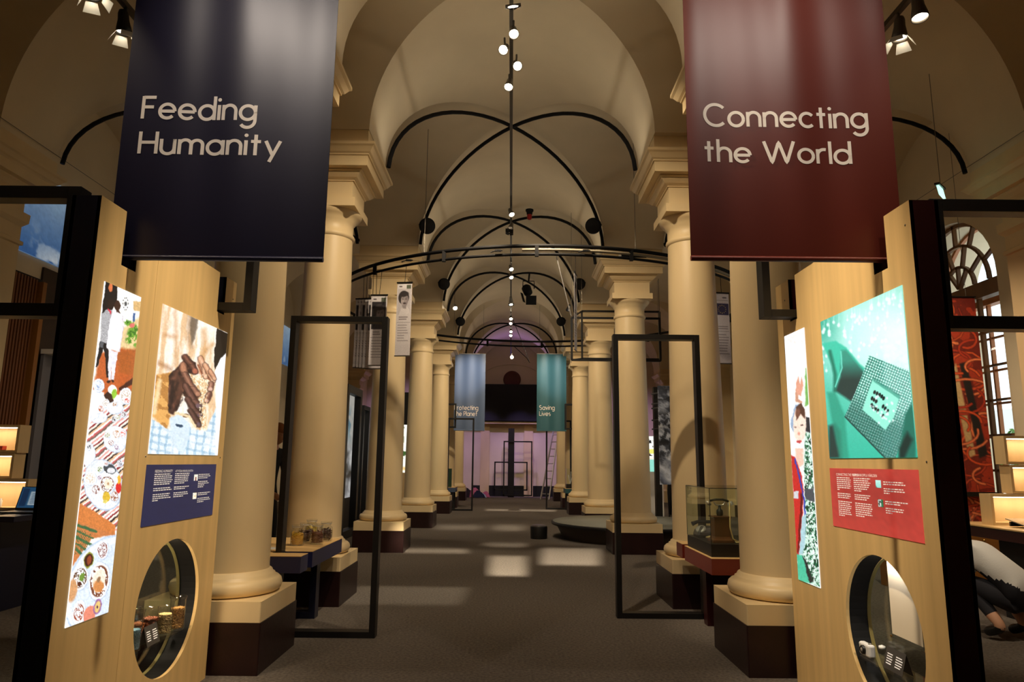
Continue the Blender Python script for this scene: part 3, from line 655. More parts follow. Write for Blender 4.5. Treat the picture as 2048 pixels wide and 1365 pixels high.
def paint_hands(p):
    z = lambda a, b: (280+.2345*a, 600+.2345*b)
    X = lambda *pts: [z(*q) for q in pts]
    p.fill((253, 240, 222))
    n = p.nz(9, 60, 3, 4, 6); p.mix(np.clip((n-.46)*3.2, 0, .7), (222, 172, 116)); p.mix(np.clip((.44-n)*4, 0, .6), (255, 250, 242))
    for P, c, w in ((X((300, 100), (310, 340), (300, 560)), (196, 136, 78), 5), (X((420, 130), (415, 330), (440, 400)), (150, 110, 80), 4), (X((545, 260), (560, 420), (540, 500)), (205, 150, 92), 8), (X((160, 540), (260, 590)), (150, 90, 46), 6), (X((215, 300), (300, 320)), (190, 130, 76), 5), (X((620, 380), (560, 430)), (200, 144, 84), 5)): p.line(P, w*1.3, c, 9, .55)
    p.poly(X((430, 140), (500, 170), (470, 330), (440, 380), (425, 260)), (96, 80, 64), 4, .8)
    p.poly(X((130, 640), (300, 610), (290, 720), (240, 800), (260, 990), (230, 1110), (100, 985)), (230, 172, 96), 4); m = p.nz(12, 20, 5, 3, -50); p.mix(p.mask(X((130, 640), (300, 610), (290, 720), (240, 800), (260, 990), (230, 1110), (100, 985)), 4)*(m > .55)*.7, (170, 112, 52)); p.line(X((170, 690), (120, 960)), 9, (252, 226, 180), 5, .8)
    lap = p.mask(X((70, 1000), (250, 1110), (330, 980), (440, 1100), (560, 1120), (660, 900), (740, 600), (740, 1340), (60, 1340)), 3)
    p.mix(lap, (226, 238, 246)); a = ((np.sin(p.x*.42+p.y*.05)) > .55); b = ((np.sin(p.y*.42-p.x*.08)) > .55); p.mix(lap*a*.5, (132, 176, 204)); p.mix(lap*b*.4, (126, 168, 198)); q = p.nz(16, 26, 8); p.mix(lap*(q > .56)*.5, (250, 252, 255))
    p.poly(X((655, 240), (756, 290), (738, 460), (690, 500), (640, 600), (630, 520)), (30, 24, 20)); p.poly(X((690, 500), (740, 455), (720, 900), (690, 1330), (640, 1330), (650, 800), (640, 610)), (252, 253, 255), 3)
    p.poly(X((250, 1010), (330, 970), (430, 1060), (420, 1150), (370, 1330), (260, 1200)), (214, 230, 240), 3); p.ell(*z(335, 1075), 8, 3, (44, 70, 96), 10)
    sk = (66, 40, 32)
    p.poly(X((245, 650), (370, 520), (400, 480), (480, 540), (480, 620), (420, 640), (500, 800), (500, 900), (560, 940), (540, 1040), (480, 1090), (440, 960), (400, 850), (360, 800), (320, 940), (280, 980), (240, 960)), sk, 2.5)
    sh = p.nz(7, 12, 4, 4, 30); hm = p.mask(X((245, 650), (370, 520), (480, 620), (500, 800), (560, 940), (480, 1090), (400, 850), (320, 940), (240, 960)), 3); p.mix(hm*np.clip((sh-.5)*3, 0, .6), (140, 88, 66)); p.mix(hm*np.clip((.45-sh)*4, 0, .6), (30, 18, 18))
    p.line(X((365, 560), (385, 650), (440, 740), (490, 800)), 10, (190, 130, 98), 5); p.line(X((300, 620), (345, 700), (330, 840)), 7, (96, 60, 46), 5, .8); p.line(X((400, 720), (470, 830), (500, 930)), 8, (112, 72, 56), 5, .8); p.line(X((280, 700), (262, 940)), 6, (36, 22, 22), 5, .8); p.line(X((378, 500), (440, 560), (465, 615)), 10, (74, 44, 36), 4); p.ell(*z(460, 605), 4, 3, (190, 110, 80), 30)
    p.poly(X((490, 520), (560, 560), (640, 640), (630, 720), (560, 690), (490, 620)), (226, 172, 134), 4); p.mix(p.mask(X((490, 520), (560, 560), (640, 640), (630, 720), (560, 690), (490, 620)), 4)*np.clip((p.nz(6, 14, 12, 3, -40)-.5)*4, 0, .7), (250, 216, 184)); p.line(X((500, 560), (545, 670)), 4, (150, 84, 56), 3); p.line(X((530, 540), (600, 640)), 3, (160, 92, 62), 3); p.line(X((555, 590), (590, 690), (625, 705)), 4, (180, 108, 76), 3)
    p.poly(X((420, 630), (540, 660), (600, 700), (580, 820), (550, 900), (570, 1000), (570, 1110), (520, 1080), (530, 930), (470, 770)), (238, 208, 162), 3); gr = p.nz(2.2, 2.2, 2, 2); gm = p.mask(X((420, 630), (540, 660), (600, 700), (580, 820), (550, 900), (570, 1110), (520, 1080), (530, 930), (470, 770)), 2); p.mix(gm*(gr > .56)*.8, (255, 246, 226)); p.mix(gm*(gr < .4)*.5, (190, 136, 84))
    def fing(pts, w, base, hi, nail=None):
        P = X(*pts); p.line(P, w+2.2, (34, 20, 18), 2.5, .75); p.line(P, w, base, 2); Q = [(q[0]-w*.12, q[1]-w*.20) for q in P]; p.line(Q, w*.42, hi, w*.5, .8); p.ell(P[-1][0], P[-1][1], w*.42, w*.36, nail or hi, 0, 2, .85)
        for q in P[1:-1]: p.line([(q[0]-w*.4, q[1]+.4), (q[0]+w*.4, q[1]-.4)], 1.1, (40, 24, 20), 1.4, .6)
    fing([(515, 500), (548, 575), (560, 655)], 10, (206, 146, 110), (244, 206, 172)); fing([(556, 560), (595, 630), (622, 690)], 9.5, (198, 136, 100), (240, 198, 162)); fing([(600, 610), (634, 670)], 8, (188, 124, 92), (230, 184, 148))
    fing([(606, 720), (598, 765)], 10, (112, 70, 58), (226, 172, 142), (240, 198, 176)); fing([(588, 810), (566, 860)], 11, (100, 62, 52), (220, 166, 136), (236, 190, 168))
    fing([(382, 640), (440, 740), (492, 805)], 12, (96, 60, 48), (196, 140, 110)); fing([(392, 740), (452, 850), (500, 905)], 12.5, (78, 48, 40), (150, 104, 86), (120, 96, 104)); fing([(410, 850), (462, 950), (508, 985)], 12, (70, 42, 36), (132, 92, 78), (112, 90, 100)); fing([(430, 950), (475, 1030), (500, 1062)], 10.5, (64, 40, 34), (122, 84, 72), (104, 84, 94))
    fing([(385, 490), (438, 555), (468, 608)], 12, (78, 46, 38), (156, 102, 78), (196, 112, 84))
    for k in range(60): a_ = rp.random(); p.ell(*z(520+60*rp.random()-20*a_, 640+470*a_), 1.1, 1.6, rp.choice(((250, 236, 206), (206, 158, 104), (240, 214, 168))), 0, 1)
    p.ell(*z(388, 990), 6, 4, (70, 40, 24)); p.line(X((300, 960), (420, 1000), (470, 1080)), 5, (240, 214, 170), 3)
def paint_chip(p):
    z = lambda a, b: (1630+.271*a, 560+.271*b)
    X = lambda *pts: [z(*q) for q in pts]
    p.vgrad(560, (150, 226, 206), 930, (46, 186, 156))
    d = np.hypot(p.x-1740, p.y-675); p.mix(np.clip(1.1-d/120, 0, .75), (214, 255, 248)); d = np.hypot(p.x-1812, p.y-690); p.mix(np.clip(1.25-d/95, 0, .95), (238, 248, 252)); d = np.hypot(p.x-1790, p.y-770); p.mix(np.clip(.9-d/120, 0, .7), (200, 250, 236))
    p.mix(np.clip((1690-p.x)/50, 0, .8)*np.clip((720-p.y)/60, 0, 1), (46, 170, 140))
    r = random.Random(5)
    for k in range(95):
        a = r.random(); x = 1644+a*160; top = 645-a*70; y = top+8+r.random()**1.4*105; L = 4+r.random()*16*(1-(y-top)/130)
        p.line([(x, y-L*1.6), (x, y)], 1.2, (226, 255, 248), 3, .55); q_ = 1.2+r.random()*2.2; p.ell(x, y, q_, q_*1.3, (246, 255, 253), 0, 2.5, .85)
    for k in range(70): p.ell(1765+r.random()*55, 690+r.random()*70, 3+r.random()*3, 4+r.random()*3, (236, 255, 255), 0, 3, .35)
    # finger from the side
    p.poly(X((50, 470), (150, 450), (230, 500), (330, 620), (420, 700), (420, 960), (260, 900), (150, 820), (130, 640)), (60, 200, 168), 4)
    fg = p.mask(X((195, 520), (230, 520), (330, 640), (400, 720), (330, 830), (300, 920), (150, 820), (185, 720)), 6); p.mix(fg*np.clip((p.y-700)/60, .35, 1)*.92, (26, 44, 44)); p.mix(fg*np.clip((p.x-1716)/16, 0, .5)*np.clip((745-p.y)/30, 0, 1), (70, 186, 160))
    p.line(X((110, 530), (150, 700), (145, 820)), 7, (16, 104, 84), 5, .8); p.line(X((190, 530), (200, 650), (150, 790)), 2.5, (110, 220, 196), 2)
    p.poly(X((100, 1080), (150, 1060), (190, 1120), (200, 1320), (100, 1320)), (24, 40, 40), 8, .9); p.poly(X((150, 830), (220, 1000), (250, 1320), (180, 1320), (120, 1020), (90, 830)), (34, 150, 122), 6, .8)
    sp = np.array([1.0]); 
    # pin-grid chip
    C = X((400, 560), (735, 690), (715, 930), (595, 1320), (520, 1320), (220, 1010), (335, 740))
    m = p.mask(C, 1.5); p.mix(m, (92, 196, 174))
    ax = np.array(z(395, 565)); bx = np.array(z(800, 740)); cx = np.array(z(225, 1005)); e1 = bx-ax; e2 = cx-ax; det = e1[0]*e2[1]-e1[1]*e2[0]
    dx, dy = p.x-ax[0], p.y-ax[1]; u = (dx*e2[1]-dy*e2[0])/det; v = (dy*e1[0]-dx*e1[1])/det
    pin = (np.sin(u*2*PI*24)*.5+.5)*(np.sin(v*2*PI*24)*.5+.5); p.mix(m*(pin > .38)*.85, (232, 255, 250)); p.mix(m*(pin < .10)*.8, (30, 96, 84)); p.mix(m*np.clip((p.x-1760)/40, 0, .25), (220, 255, 250)); p.mix(m*np.clip((v-.55)*1.6, 0, .5), (20, 84, 74))
    I = X((425, 735), (625, 860), (585, 1010), (520, 1110), (350, 960)); p.poly(I, (150, 238, 214), 2); p.poly(X((425, 720), (630, 850), (620, 880), (430, 750)), (40, 132, 112), 2, .6)
    for a, b in ((440, 830), (458, 840), (476, 850), (492, 862), (506, 876), (420, 876), (436, 886), (452, 898), (418, 925), (430, 940), (448, 952), (464, 966), (502, 935), (518, 950), (536, 968), (500, 1005)): p.ell(*z(a, b), 2.6, 4.2, (10, 30, 30), 20, 1)
    for k in range(26): a, b = 395+r.random()*190, 830+r.random()*200; p.ell(*z(a, b+30), 2, 2.5, (240, 255, 252), 0, 1.5, .8)
    p.line(X((222, 1012), (520, 1318)), 3, (20, 70, 64), 1.5)
    p.poly(X((665, 990), (720, 900), (745, 1120), (745, 1320), (620, 1320), (640, 1150)), (24, 110, 92), 6); p.poly(X((620, 1240), (680, 1120), (720, 1180), (660, 1320), (620, 1320)), (10, 44, 40), 8)
def paint_boy(p):
    z = lambda a, b: (1550+.403*a, 640+.403*b)
    X = lambda *pts: [z(*q) for q in pts]
    p.fill((250, 246, 242)); p.vgrad(640, (248, 240, 236), 770, (255, 255, 252))
    p.poly(X((150, 240), (165, 230), (170, 420), (150, 430)), (120, 180, 90), 3); p.poly(X((150, 480), (175, 490), (178, 560), (150, 555)), (40, 40, 46), 2)
    pcb = p.mask(X((150, 560), (182, 560), (225, 1330), (180, 1310), (140, 1160), (150, 880), (145, 700)), 2); p.mix(pcb, (34, 112, 74)); n = p.nz(3.4, 4.6, 6, 3); p.mix(pcb*(n > .56), (206, 236, 220)); p.mix(pcb*(n < .38), (14, 52, 36)); n2 = p.nz(2, 2, 16, 2); p.mix(pcb*(n2 > .66), (240, 248, 244))
    p.poly(X((75, 520), (100, 420), (120, 420), (110, 470), (90, 560)), (150, 172, 200), 2); p.ell(*z(122, 520), 13, 36, (250, 224, 206), 0, 2.5)
    p.poly(X((105, 430), (130, 415), (148, 450), (148, 490), (135, 480), (128, 470), (105, 500)), (84, 52, 40), 2.5); p.ell(*z(112, 462), 5, 8, (150, 96, 74), 0, 3, .6)
    p.ell(*z(100, 532), 2.4, 1.2, (60, 40, 40)); p.ell(*z(134, 522), 2.4, 1.2, (60, 40, 40)); p.ell(*z(118, 566), 2, 3, (226, 150, 130), 0, 2); p.ell(*z(119, 606), 5, 3.2, (196, 70, 72), -8)
    p.poly(X((100, 640), (140, 640), (142, 720), (112, 740)), (244, 198, 176), 3); p.line(X((128, 410), (108, 400), (112, 320)), 6, (206, 150, 122), 2); p.poly(X((104, 320), (116, 280), (124, 320), (134, 282), (140, 330), (128, 380), (108, 370)), (226, 160, 134), 2)
    p.poly(X((80, 670), (100, 680), (130, 760), (142, 840), (138, 960), (120, 1170), (105, 1170), (96, 1000), (84, 760)), (196, 34, 34), 2.5); p.poly(X((128, 860), (138, 870), (132, 1000), (118, 1160), (112, 1160)), (96, 10, 14), 2)
    p.line(X((100, 690), (124, 790), (145, 900), (148, 980)), 3, (40, 60, 170), 1.5); p.poly(X((120, 1165), (135, 980), (155, 960), (150, 1080), (140, 1165)), (170, 206, 214), 2)
    p.poly(X((92, 850), (116, 850), (116, 888), (92, 888)), (206, 206, 210), 1); p.poly(X((145, 840), (190, 840), (198, 905), (150, 890)), (70, 76, 82), 1.5)
    p.poly(X((108, 1165), (140, 1170), (150, 1220), (185, 1310), (112, 1300)), (72, 190, 152), 2); p.poly(X((135, 1170), (152, 1190), (190, 1300), (172, 1310)), (28, 36, 36), 2)
paint_feast.warp = 1.6; paint_feast.grain = .22; paint_hands.warp = 1.8; paint_boy.warp = 1.8; paint_chip.grain = .05; paint_chip.warp = .5
# ================================================================== THE TWO TALL EXHIBIT PANELS
def inset(poly, d=0): return poly
def slab(x, pts2, hole, th, m, name, parent, face_sign):
    """sheet in the plane x, outline pts2 (y, z), round hole (yc, zc, r) or None, thickness th going away from face"""
    loops = [[Vector((0, a, b)) for a, b in pts2]]
    if hole: loops.append([Vector((0, hole[0]+hole[2]*math.cos(2*PI*k/64), hole[1]+hole[2]*math.sin(2*PI*k/64))) for k in range(64)])
    tris = geometry.tessellate_polygon(loops); V = [v for l in loops for v in l]; n = len(V)
    vs = [(x, v.y, v.z) for v in V]+[(x-face_sign*th, v.y, v.z) for v in V]
    fs = [tuple(t) for t in tris]+[tuple(i+n for i in reversed(t)) for t in tris]; o = 0
    for l in loops:
        k = len(l)
        for i in range(k): a, b = o+i, o+(i+1) % k; fs.append((a, b, b+n, a+n))
        o += k
    m_ = MB(); m_.add(vs, fs); ob = m_.build(name, m, parent)
    bm = bmesh.new(); bm.from_mesh(ob.data); bmesh.ops.recalc_face_normals(bm, faces=bm.faces); bm.to_mesh(ob.data); bm.free()
    return ob
def edges_mesh(pts2, x0, x1, m, name, parent):
    mm = MB(); k = len(pts2)
    for i in range(k):
        (a, b), (c, d) = pts2[i], pts2[(i+1) % k]; mm.add([(x0, a, b), (x1, a, b), (x1, c, d), (x0, c, d)], [(0, 1, 2, 3)])
    return mm.build(name, m, parent)
def text_obj(txt, size, o, ux, uz, m, parent, name='lettering'):
    cu = bpy.data.curves.new(name, 'FONT'); cu.body = txt; cu.size = size; cu.resolution_u = 2
    ob = bpy.data.objects.new(name, cu); COL.objects.link(ob); dg = bpy.context.evaluated_depsgraph_get()
    me = bpy.data.meshes.new_from_object(ob.evaluated_get(dg)); bpy.data.objects.remove(ob)
    ux, uz, o = Vector(ux), Vector(uz), Vector(o); off = Vector((0, 0, 0)); q = parent
    while q is not None: off += q.location; q = q.parent
    for v in me.vertices: v.co = o+ux*v.co.x+uz*v.co.y-off
    me.materials.clear(); me.materials.append(m); r = bpy.data.objects.new(name, me); COL.objects.link(r); r.parent = parent
    return r
M_WTXT = mat('white_small_print', rgb(240, 236, 230), 0.5, emit=.25, emit_col=(1, .95, .9, 1))
def text_panel(parent, X, s, y_a, y_b, z0, z1, colour, heads, blocks, thumbs, edge=None):
    """y_a = left end as read, y_b = right end; s = face direction"""
    ux = Vector((0, 1 if y_b > y_a else -1, 0)); w = abs(y_b-y_a); h = z1-z0
    f = picture('text_panel', (X+s*.003, y_a, z1), ux, (0, 0, -1), w, h, 24, 16, colour, M_PANEL, parent, px=False)
    m = MB(); r = random.Random(2); x = X+s*.0042
    for u0, v, wd in blocks:                       # lines of small print, word by word
        u = u0
        while u < u0+wd-.004:
            L = min(r.uniform(.012, .035), u0+wd-u); a = y_a+ux.y*u*w; b = y_a+ux.y*(u+L)*w; zz = z1-v*h
            m.add([(x, a, zz), (x, b, zz), (x, b, zz-.016*h), (x, a, zz-.016*h)], [(0, 1, 2, 3)]); u += L+.006
    m.build('lettering', M_WTXT, f)
    for t, u, v, sz in heads: text_obj(t, sz, (x, y_a+ux.y*u*w, z1-v*h), ux, (0, 0, 1), M_WTXT, f)
    for u, v, fn in thumbs: picture('thumbnail', (x+s*.001, y_a+ux.y*u*w, z1-v*h), ux, (0, 0, -1), .055*w, .115*h, 10, 14, fn, M_LIT, f, .001, False)
    return f
def para(u0, v0, widths, dv=.0335): return [(u0, v0+i*dv, w) for i, w in enumerate(widths) if w]
# ---- left: Feeding Humanity
XA, TH = -1.896, .135
zt, n1, n2 = 2.543, (3.255, 3.385, 2.272), (4.365, 4.475, 2.285)
yn, yf, ys = 3.043, 4.645, 3.592
HOLE_L = (4.075, .537, .365)
tL = thing('exhibit_panel', 'tall beech panel with navy edges, photographs of a feast and of hands holding grain', 'exhibit panel', (XA, 3.85, 0), 'tall exhibit panels flanking the nave')
near = [(yn, 0), (ys-.001, 0), (ys-.001, zt), (n1[1], zt), (n1[1], n1[2]), (n1[0], n1[2]), (n1[0], zt), (yn, zt)]
far = [(ys+.001, 0), (yf, 0), (yf, zt), (n2[1], zt), (n2[1], n2[2]), (n2[0], n2[2]), (n2[0], zt), (ys+.001, zt)]
whole = [(yn, 0), (yf, 0), (yf, zt), (n2[1], zt), (n2[1], n2[2]), (n2[0], n2[2]), (n2[0], zt), (n1[1], zt), (n1[1], n1[2]), (n1[0], n1[2]), (n1[0], zt), (yn, zt)]
slab(XA, near, None, .018, M_BEECH, 'veneer_sheet', tL, 1); slab(XA, far, HOLE_L, .018, M_BEECH, 'veneer_sheet', tL, 1)
slab(XA-TH, whole, HOLE_L, .018, M_BEECH, 'back_sheet', tL, -1)
edges_mesh(whole, XA-TH, XA-.0005, M_NAVY, 'edge_band', tL)
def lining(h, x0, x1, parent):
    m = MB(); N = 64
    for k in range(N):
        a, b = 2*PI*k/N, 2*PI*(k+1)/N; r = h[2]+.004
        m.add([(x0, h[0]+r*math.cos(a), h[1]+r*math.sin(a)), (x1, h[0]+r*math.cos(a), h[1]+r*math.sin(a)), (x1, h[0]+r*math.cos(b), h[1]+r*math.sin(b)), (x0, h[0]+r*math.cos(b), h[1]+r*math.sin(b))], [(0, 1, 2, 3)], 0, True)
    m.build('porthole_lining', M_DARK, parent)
def screws(pts, x, parent, col=M_GREY):
    for a, b in pts: MB().lathe([(.005, 0), (.005, .002), (.002, .003)], 10, (x, a, b), axis=(1 if x < 0 else -1, 0, 0)).build('screw', col, parent)
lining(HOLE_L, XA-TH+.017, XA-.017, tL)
P4 = lambda tl, tr, bl, br, X: (at_x(*tl, X), at_x(*tr, X), at_x(*bl, X), at_x(*br, X))
def face_pic(name, X, s, corners, nu, nv, fn, m, parent):
    tl, tr, bl, br = P4(*corners, X+s*.004); y0 = (tl.y+bl.y)/2; y1 = (tr.y+br.y)/2; zt_ = (tl.z+tr.z)/2; zb = (bl.z+br.z)/2
    return picture(name, (X+s*.004, y0, zt_), (0, 1 if y1 > y0 else -1, 0), (0, 0, -1), abs(y1-y0), zt_-zb, nu, nv, fn, m, parent)
face_pic('feast_photograph', XA, 1, ((213, 560), (285, 600), (128, 1258), (213, 1227)), 110, 420, paint_feast, M_LIT, tL)
face_pic('hands_photograph', XA, 1, ((328, 612), (456, 664), (295, 910), (435, 910)), 170, 230, paint_hands, M_LIT, tL)
def navy_fill(p): p.fill((40, 42, 84)); n = p.nz(30, 30, 4); p.mix(np.clip((n-.4), 0, .4), (58, 60, 106))
def th1(p): p.fill((236, 230, 214)); p.poly([(30, 30), (60, 30), (70, 190), (30, 190)], (120, 50, 40), 6)
def th2(p): p.fill((226, 206, 160)); p.mix(p.nz(20, 20, 3) > .55, (250, 246, 236))
a, b = at_x(293, 930, XA), at_x(432, 928, XA); z0 = at_x(283, 1055, XA).z
BL = para(.10, .155, [.20, .235, .22, .235, .22, .20, 0, .215, .235, 0, .215, .205, .23, .07])+para(.365, .155, [.205, .20, .19, .19, .195, .14, 0, .21, .155, 0, .20, .205, .14])+para(.715, .185, [.175, .19, .15, 0, .15, .175, .10, .085])+para(.725, .535, [.20, .16, 0, .20, .205, .10])
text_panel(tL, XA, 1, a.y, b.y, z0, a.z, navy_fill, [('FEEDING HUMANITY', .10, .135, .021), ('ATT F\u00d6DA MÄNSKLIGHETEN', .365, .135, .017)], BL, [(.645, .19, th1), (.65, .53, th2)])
screws([(3.66, 1.36), (4.60, 1.36), (4.60, 2.42)], XA, tL)
# ---- right: Connecting the World
XB = 1.83
zt2, m1, m2 = 2.567, (3.276, 3.404, 2.303), (4.37, 4.48, 2.28)
yn2, yf2 = 3.056, 4.70
HOLE_R = (3.605, .545, .365)
tR = thing('exhibit_panel', 'tall beech panel with maroon edges, photographs of a green microchip and of a boy', 'exhibit panel', (XB, 3.85, 0), 'tall exhibit panels flanking the nave')
whole2 = [(yn2, 0), (yf2, 0), (yf2, zt2), (m2[1], zt2), (m2[1], m2[2]), (m2[0], m2[2]), (m2[0], zt2), (m1[1], zt2), (m1[1], m1[2]), (m1[0], m1[2]), (m1[0], zt2), (yn2, zt2)]
slab(XB, whole2, HOLE_R, .018, M_BEECH, 'veneer_sheet', tR, -1); slab(XB+TH, whole2, HOLE_R, .018, M_BEECH, 'back_sheet', tR, 1)
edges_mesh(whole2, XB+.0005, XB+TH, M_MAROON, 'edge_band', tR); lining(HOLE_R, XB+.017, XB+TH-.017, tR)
face_pic('boy_photograph', XB, -1, ((1568, 672), (1608, 657), (1597, 1160), (1640, 1177)), 70, 300, paint_boy, M_LIT, tR)
face_pic('chip_photograph', XB, -1, ((1642, 643), (1804, 571), (1658, 917), (1833, 916)), 200, 240, paint_chip, M_LIT, tR)
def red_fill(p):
    p.fill((232, 76, 64)); d = np.minimum(np.minimum(p.x, 100-p.x), np.minimum(p.y*1.6, (p.y.max()-p.y)*.9)); p.mix(np.clip(d/24, 0, 1)*.6, (176, 50, 46))  # brighter border is the backlight's edge glow painted into the red
def th3(p): p.vgrad(0, (190, 236, 224), 200, (60, 170, 150)); p.poly([(0, 60), (50, 100), (60, 209), (0, 209)], (20, 50, 50), 20)
def th4(p): p.fill((40, 110, 70)); p.poly([(0, 0), (60, 0), (60, 209), (20, 209)], (214, 214, 206), 10); p.mix(p.nz(25, 25, 3) > .6, (20, 40, 34))
a, b = at_x(1660, 937, XB), at_x(1837, 941, XB); z0 = at_x(1667, 1052, XB).z
BR = para(.095, .15, [.17, .185, .18, .175, .185, .17, .035, 0, .17, .17, .15, 0, .18, .16, .17, .165, .155, .155, .17, .08])+para(.315, .15, [.20, .175, .20, .19, .175, .155, .09, 0, .185, .17, .145, 0, .20, .195, .20, .19, .18, .195, .105])+para(.655, .185, [.20, .22, 0, .20, .21, .06])+para(.66, .475, [.23, .15, 0, .18, .175, .065])
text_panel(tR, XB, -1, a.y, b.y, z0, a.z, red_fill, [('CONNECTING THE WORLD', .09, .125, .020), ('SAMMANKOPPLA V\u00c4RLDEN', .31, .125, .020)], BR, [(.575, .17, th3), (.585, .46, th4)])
screws([(4.55, 1.37), (3.10, 1.37), (3.10, 2.46), (4.55, 2.44)], XB, tR)
# ================================================================== BLACK RECTANGULAR FRAMES
def open_frame(name, label, x0, x1, y, z0, z1, w, d, m=M_BLACK, group='open black frames', axis='x'):
    t = thing(name, label, 'frame', ((x0+x1)/2, y, z0) if axis == 'x' else (y, (x0+x1)/2, z0), group)
    def B(a0, a1, c0, c1, nm):
        q = MB()
        if axis == 'x': q.box(a0, a1, y, y+d, c0, c1)
        else: q.box(y, y+d, a0, a1, c0, c1)
        q.build(nm, m, t, bevel=.002)
    B(x0, x0+w, z0, z1, 'upright'); B(x1-w, x1, z0, z1, 'upright'); B(x0+w, x1-w, z1-w, z1, 'crossbar'); B(x0+w, x1-w, z0, z0+w, 'crossbar')
    return t
open_frame('open_frame', 'tall black open frame standing by the jar table, column seen through it', -1.842, -1.035, 5.67, 0, 2.535, .047, .10)
open_frame('open_frame', 'tall black open frame standing beside the telephone case table', .955, 1.77, 6.46, 0, 2.555, .047, .10)
open_frame('open_frame', 'small black open frame passing through the notch of the hands photograph panel', -2.35, -1.684, 4.37, 2.297, 3.0, .05, .10)
open_frame('open_frame', 'small black open frame passing through the notch of the microchip panel', 1.622, 2.35, 4.375, 2.29, 3.0, .05, .10)
open_frame('open_frame', 'black open frame joined to the back of the feast panel, two rails reaching outward', -3.3, XA-TH-.003, 3.10, 1.985, 2.61, .06, .085)
open_frame('open_frame', 'black open frame joined to the back of the boy photograph panel, two rails reaching outward', XB+TH+.003, 3.3, 3.12, 1.975, 2.60, .06, .085)
open_frame('open_frame', 'far black open frame standing under the slate blue banner', -1.80, -1.05, 19.9, 0, 2.58, .045, .10)
open_frame('open_frame', 'far black open frame standing under the teal banner', 1.04, 1.80, 20.85, 0, 2.60, .045, .10)
fr_ = open_frame('open_frame', 'small black frame hanging in front of the slate blue banner edge', -2.3, -1.58, 20.0, 2.3, 3.0, .045, .10); [MB().tube([(x_, 20.05, 3.0), (x_, 20.05, vault_z(x_, 20.05))], .003, 6).build('wire', M_GREY, fr_) for x_ in (-2.2, -1.65)]
fr_ = open_frame('open_frame', 'small black frame hanging in front of the teal banner edge', 1.56, 2.3, 20.3, 2.3, 3.05, .045, .10); [MB().tube([(x_, 20.35, 3.05), (x_, 20.35, vault_z(x_, 20.35))], .003, 6).build('wire', M_GREY, fr_) for x_ in (1.65, 2.2)]

# ================================================================== THINGS IN THE ROUND OPENINGS
M_BEADB = mat('blue_beads', rgb(120, 170, 196), 0.6); M_BEAN = mat('tan_beans', rgb(206, 158, 92), 0.55); M_SPICE = mat('brown_spices', rgb(120, 62, 34), 0.6); M_SEED = mat('pale_seeds', rgb(214, 188, 130), 0.6); M_STAR = mat('rust_pods', rgb(160, 92, 44), 0.6)
def grains(c, r, h, g, m, parent, n, seed, name='beans', flat=1.0, long=1.0):
    rr = random.Random(seed); q = MB(); base = [(0, 0, 1), (1, 0, 0), (0, 1, 0), (-1, 0, 0), (0, -1, 0), (0, 0, -1)]; F = [(0, 1, 2), (0, 2, 3), (0, 3, 4), (0, 4, 1), (5, 2, 1), (5, 3, 2), (5, 4, 3), (5, 1, 4)]
    q.lathe([(r*.86, 0.0), (r*.86, h*.96)], 16, c)
    for k in range(n):
        a = rr.uniform(0, 2*PI); z = rr.uniform(g, h); ra = r*.88 if k % 4 else r*math.sqrt(rr.random())*.88; z = z if k % 4 else h*.97
        o = Vector(c)+Vector((ra*math.cos(a), ra*math.sin(a), z)); R = Matrix.Rotation(rr.uniform(0, 6), 3, 'X') @ Matrix.Rotation(rr.uniform(0, 6), 3, 'Z')
        q.add([o+R @ Vector((v[0]*g*long, v[1]*g*flat, v[2]*g)) for v in base], F, 0, True)
    o = q.build(name, m, parent); o['kind'] = 'stuff'; return o
def beaker(label, x, y, z, r, h, m, fill, seed, g=.006, long=1.0, n=420):
    t = thing('glass_beaker', label, 'beaker', (x, y, z), 'beakers of beans and seeds')
    MB().lathe([(r*.5, .002), (r*.94, .002), (r*.97, .008), (r, h*.9), (r*1.12, h), (r*1.07, h), (r*.95, h*.9), (r*.9, .01), (0, .008)], 28, (x, y, z)).build('glass', M_JAR, t)
    grains((x, y, z+.010), r*.90, h*fill, g, m, t, n, seed, long=long); return t
def glass_shelf(label, x0, x1, y0, y1, z, cat='shelf'):
    return tag(MB().box(x0, x1, y0, y1, z-.008, z).build('glass_shelf', M_ACRYL), label, cat)
zs = .368; xc = XA-.068
half = math.sqrt(HOLE_L[2]**2-(zs-HOLE_L[1])**2)-.004
glass_shelf('clear glass shelf across the round opening with beakers of beans', XA-TH+.004, XA-.004, HOLE_L[0]-half, HOLE_L[0]+half, zs)
beaker('glass beaker of small blue beads on the glass shelf', xc+.015, 3.815, zs, .042, .155, M_BEADB, .62, 1, .0035, n=900)
beaker('glass beaker of dark brown spices behind the label card', xc-.012, 4.035, zs, .042, .17, M_SPICE, .62, 2, .010, 1.3, 160)
beaker('glass beaker of rust-coloured pods, deeper in the round opening', xc-.03, 3.93, zs, .036, .18, M_STAR, .55, 3, .010, 1.4, 150)
beaker('glass beaker of mixed pale seeds beside the tan beans', xc+.01, 4.165, zs, .040, .155, M_SEED, .66, 4, .006, 1.2, 420)
beaker('tall glass beaker filled with round tan beans', xc+.02, 4.29, zs, .043, .185, M_BEAN, .60, 5, .0065, 1.0, 420)
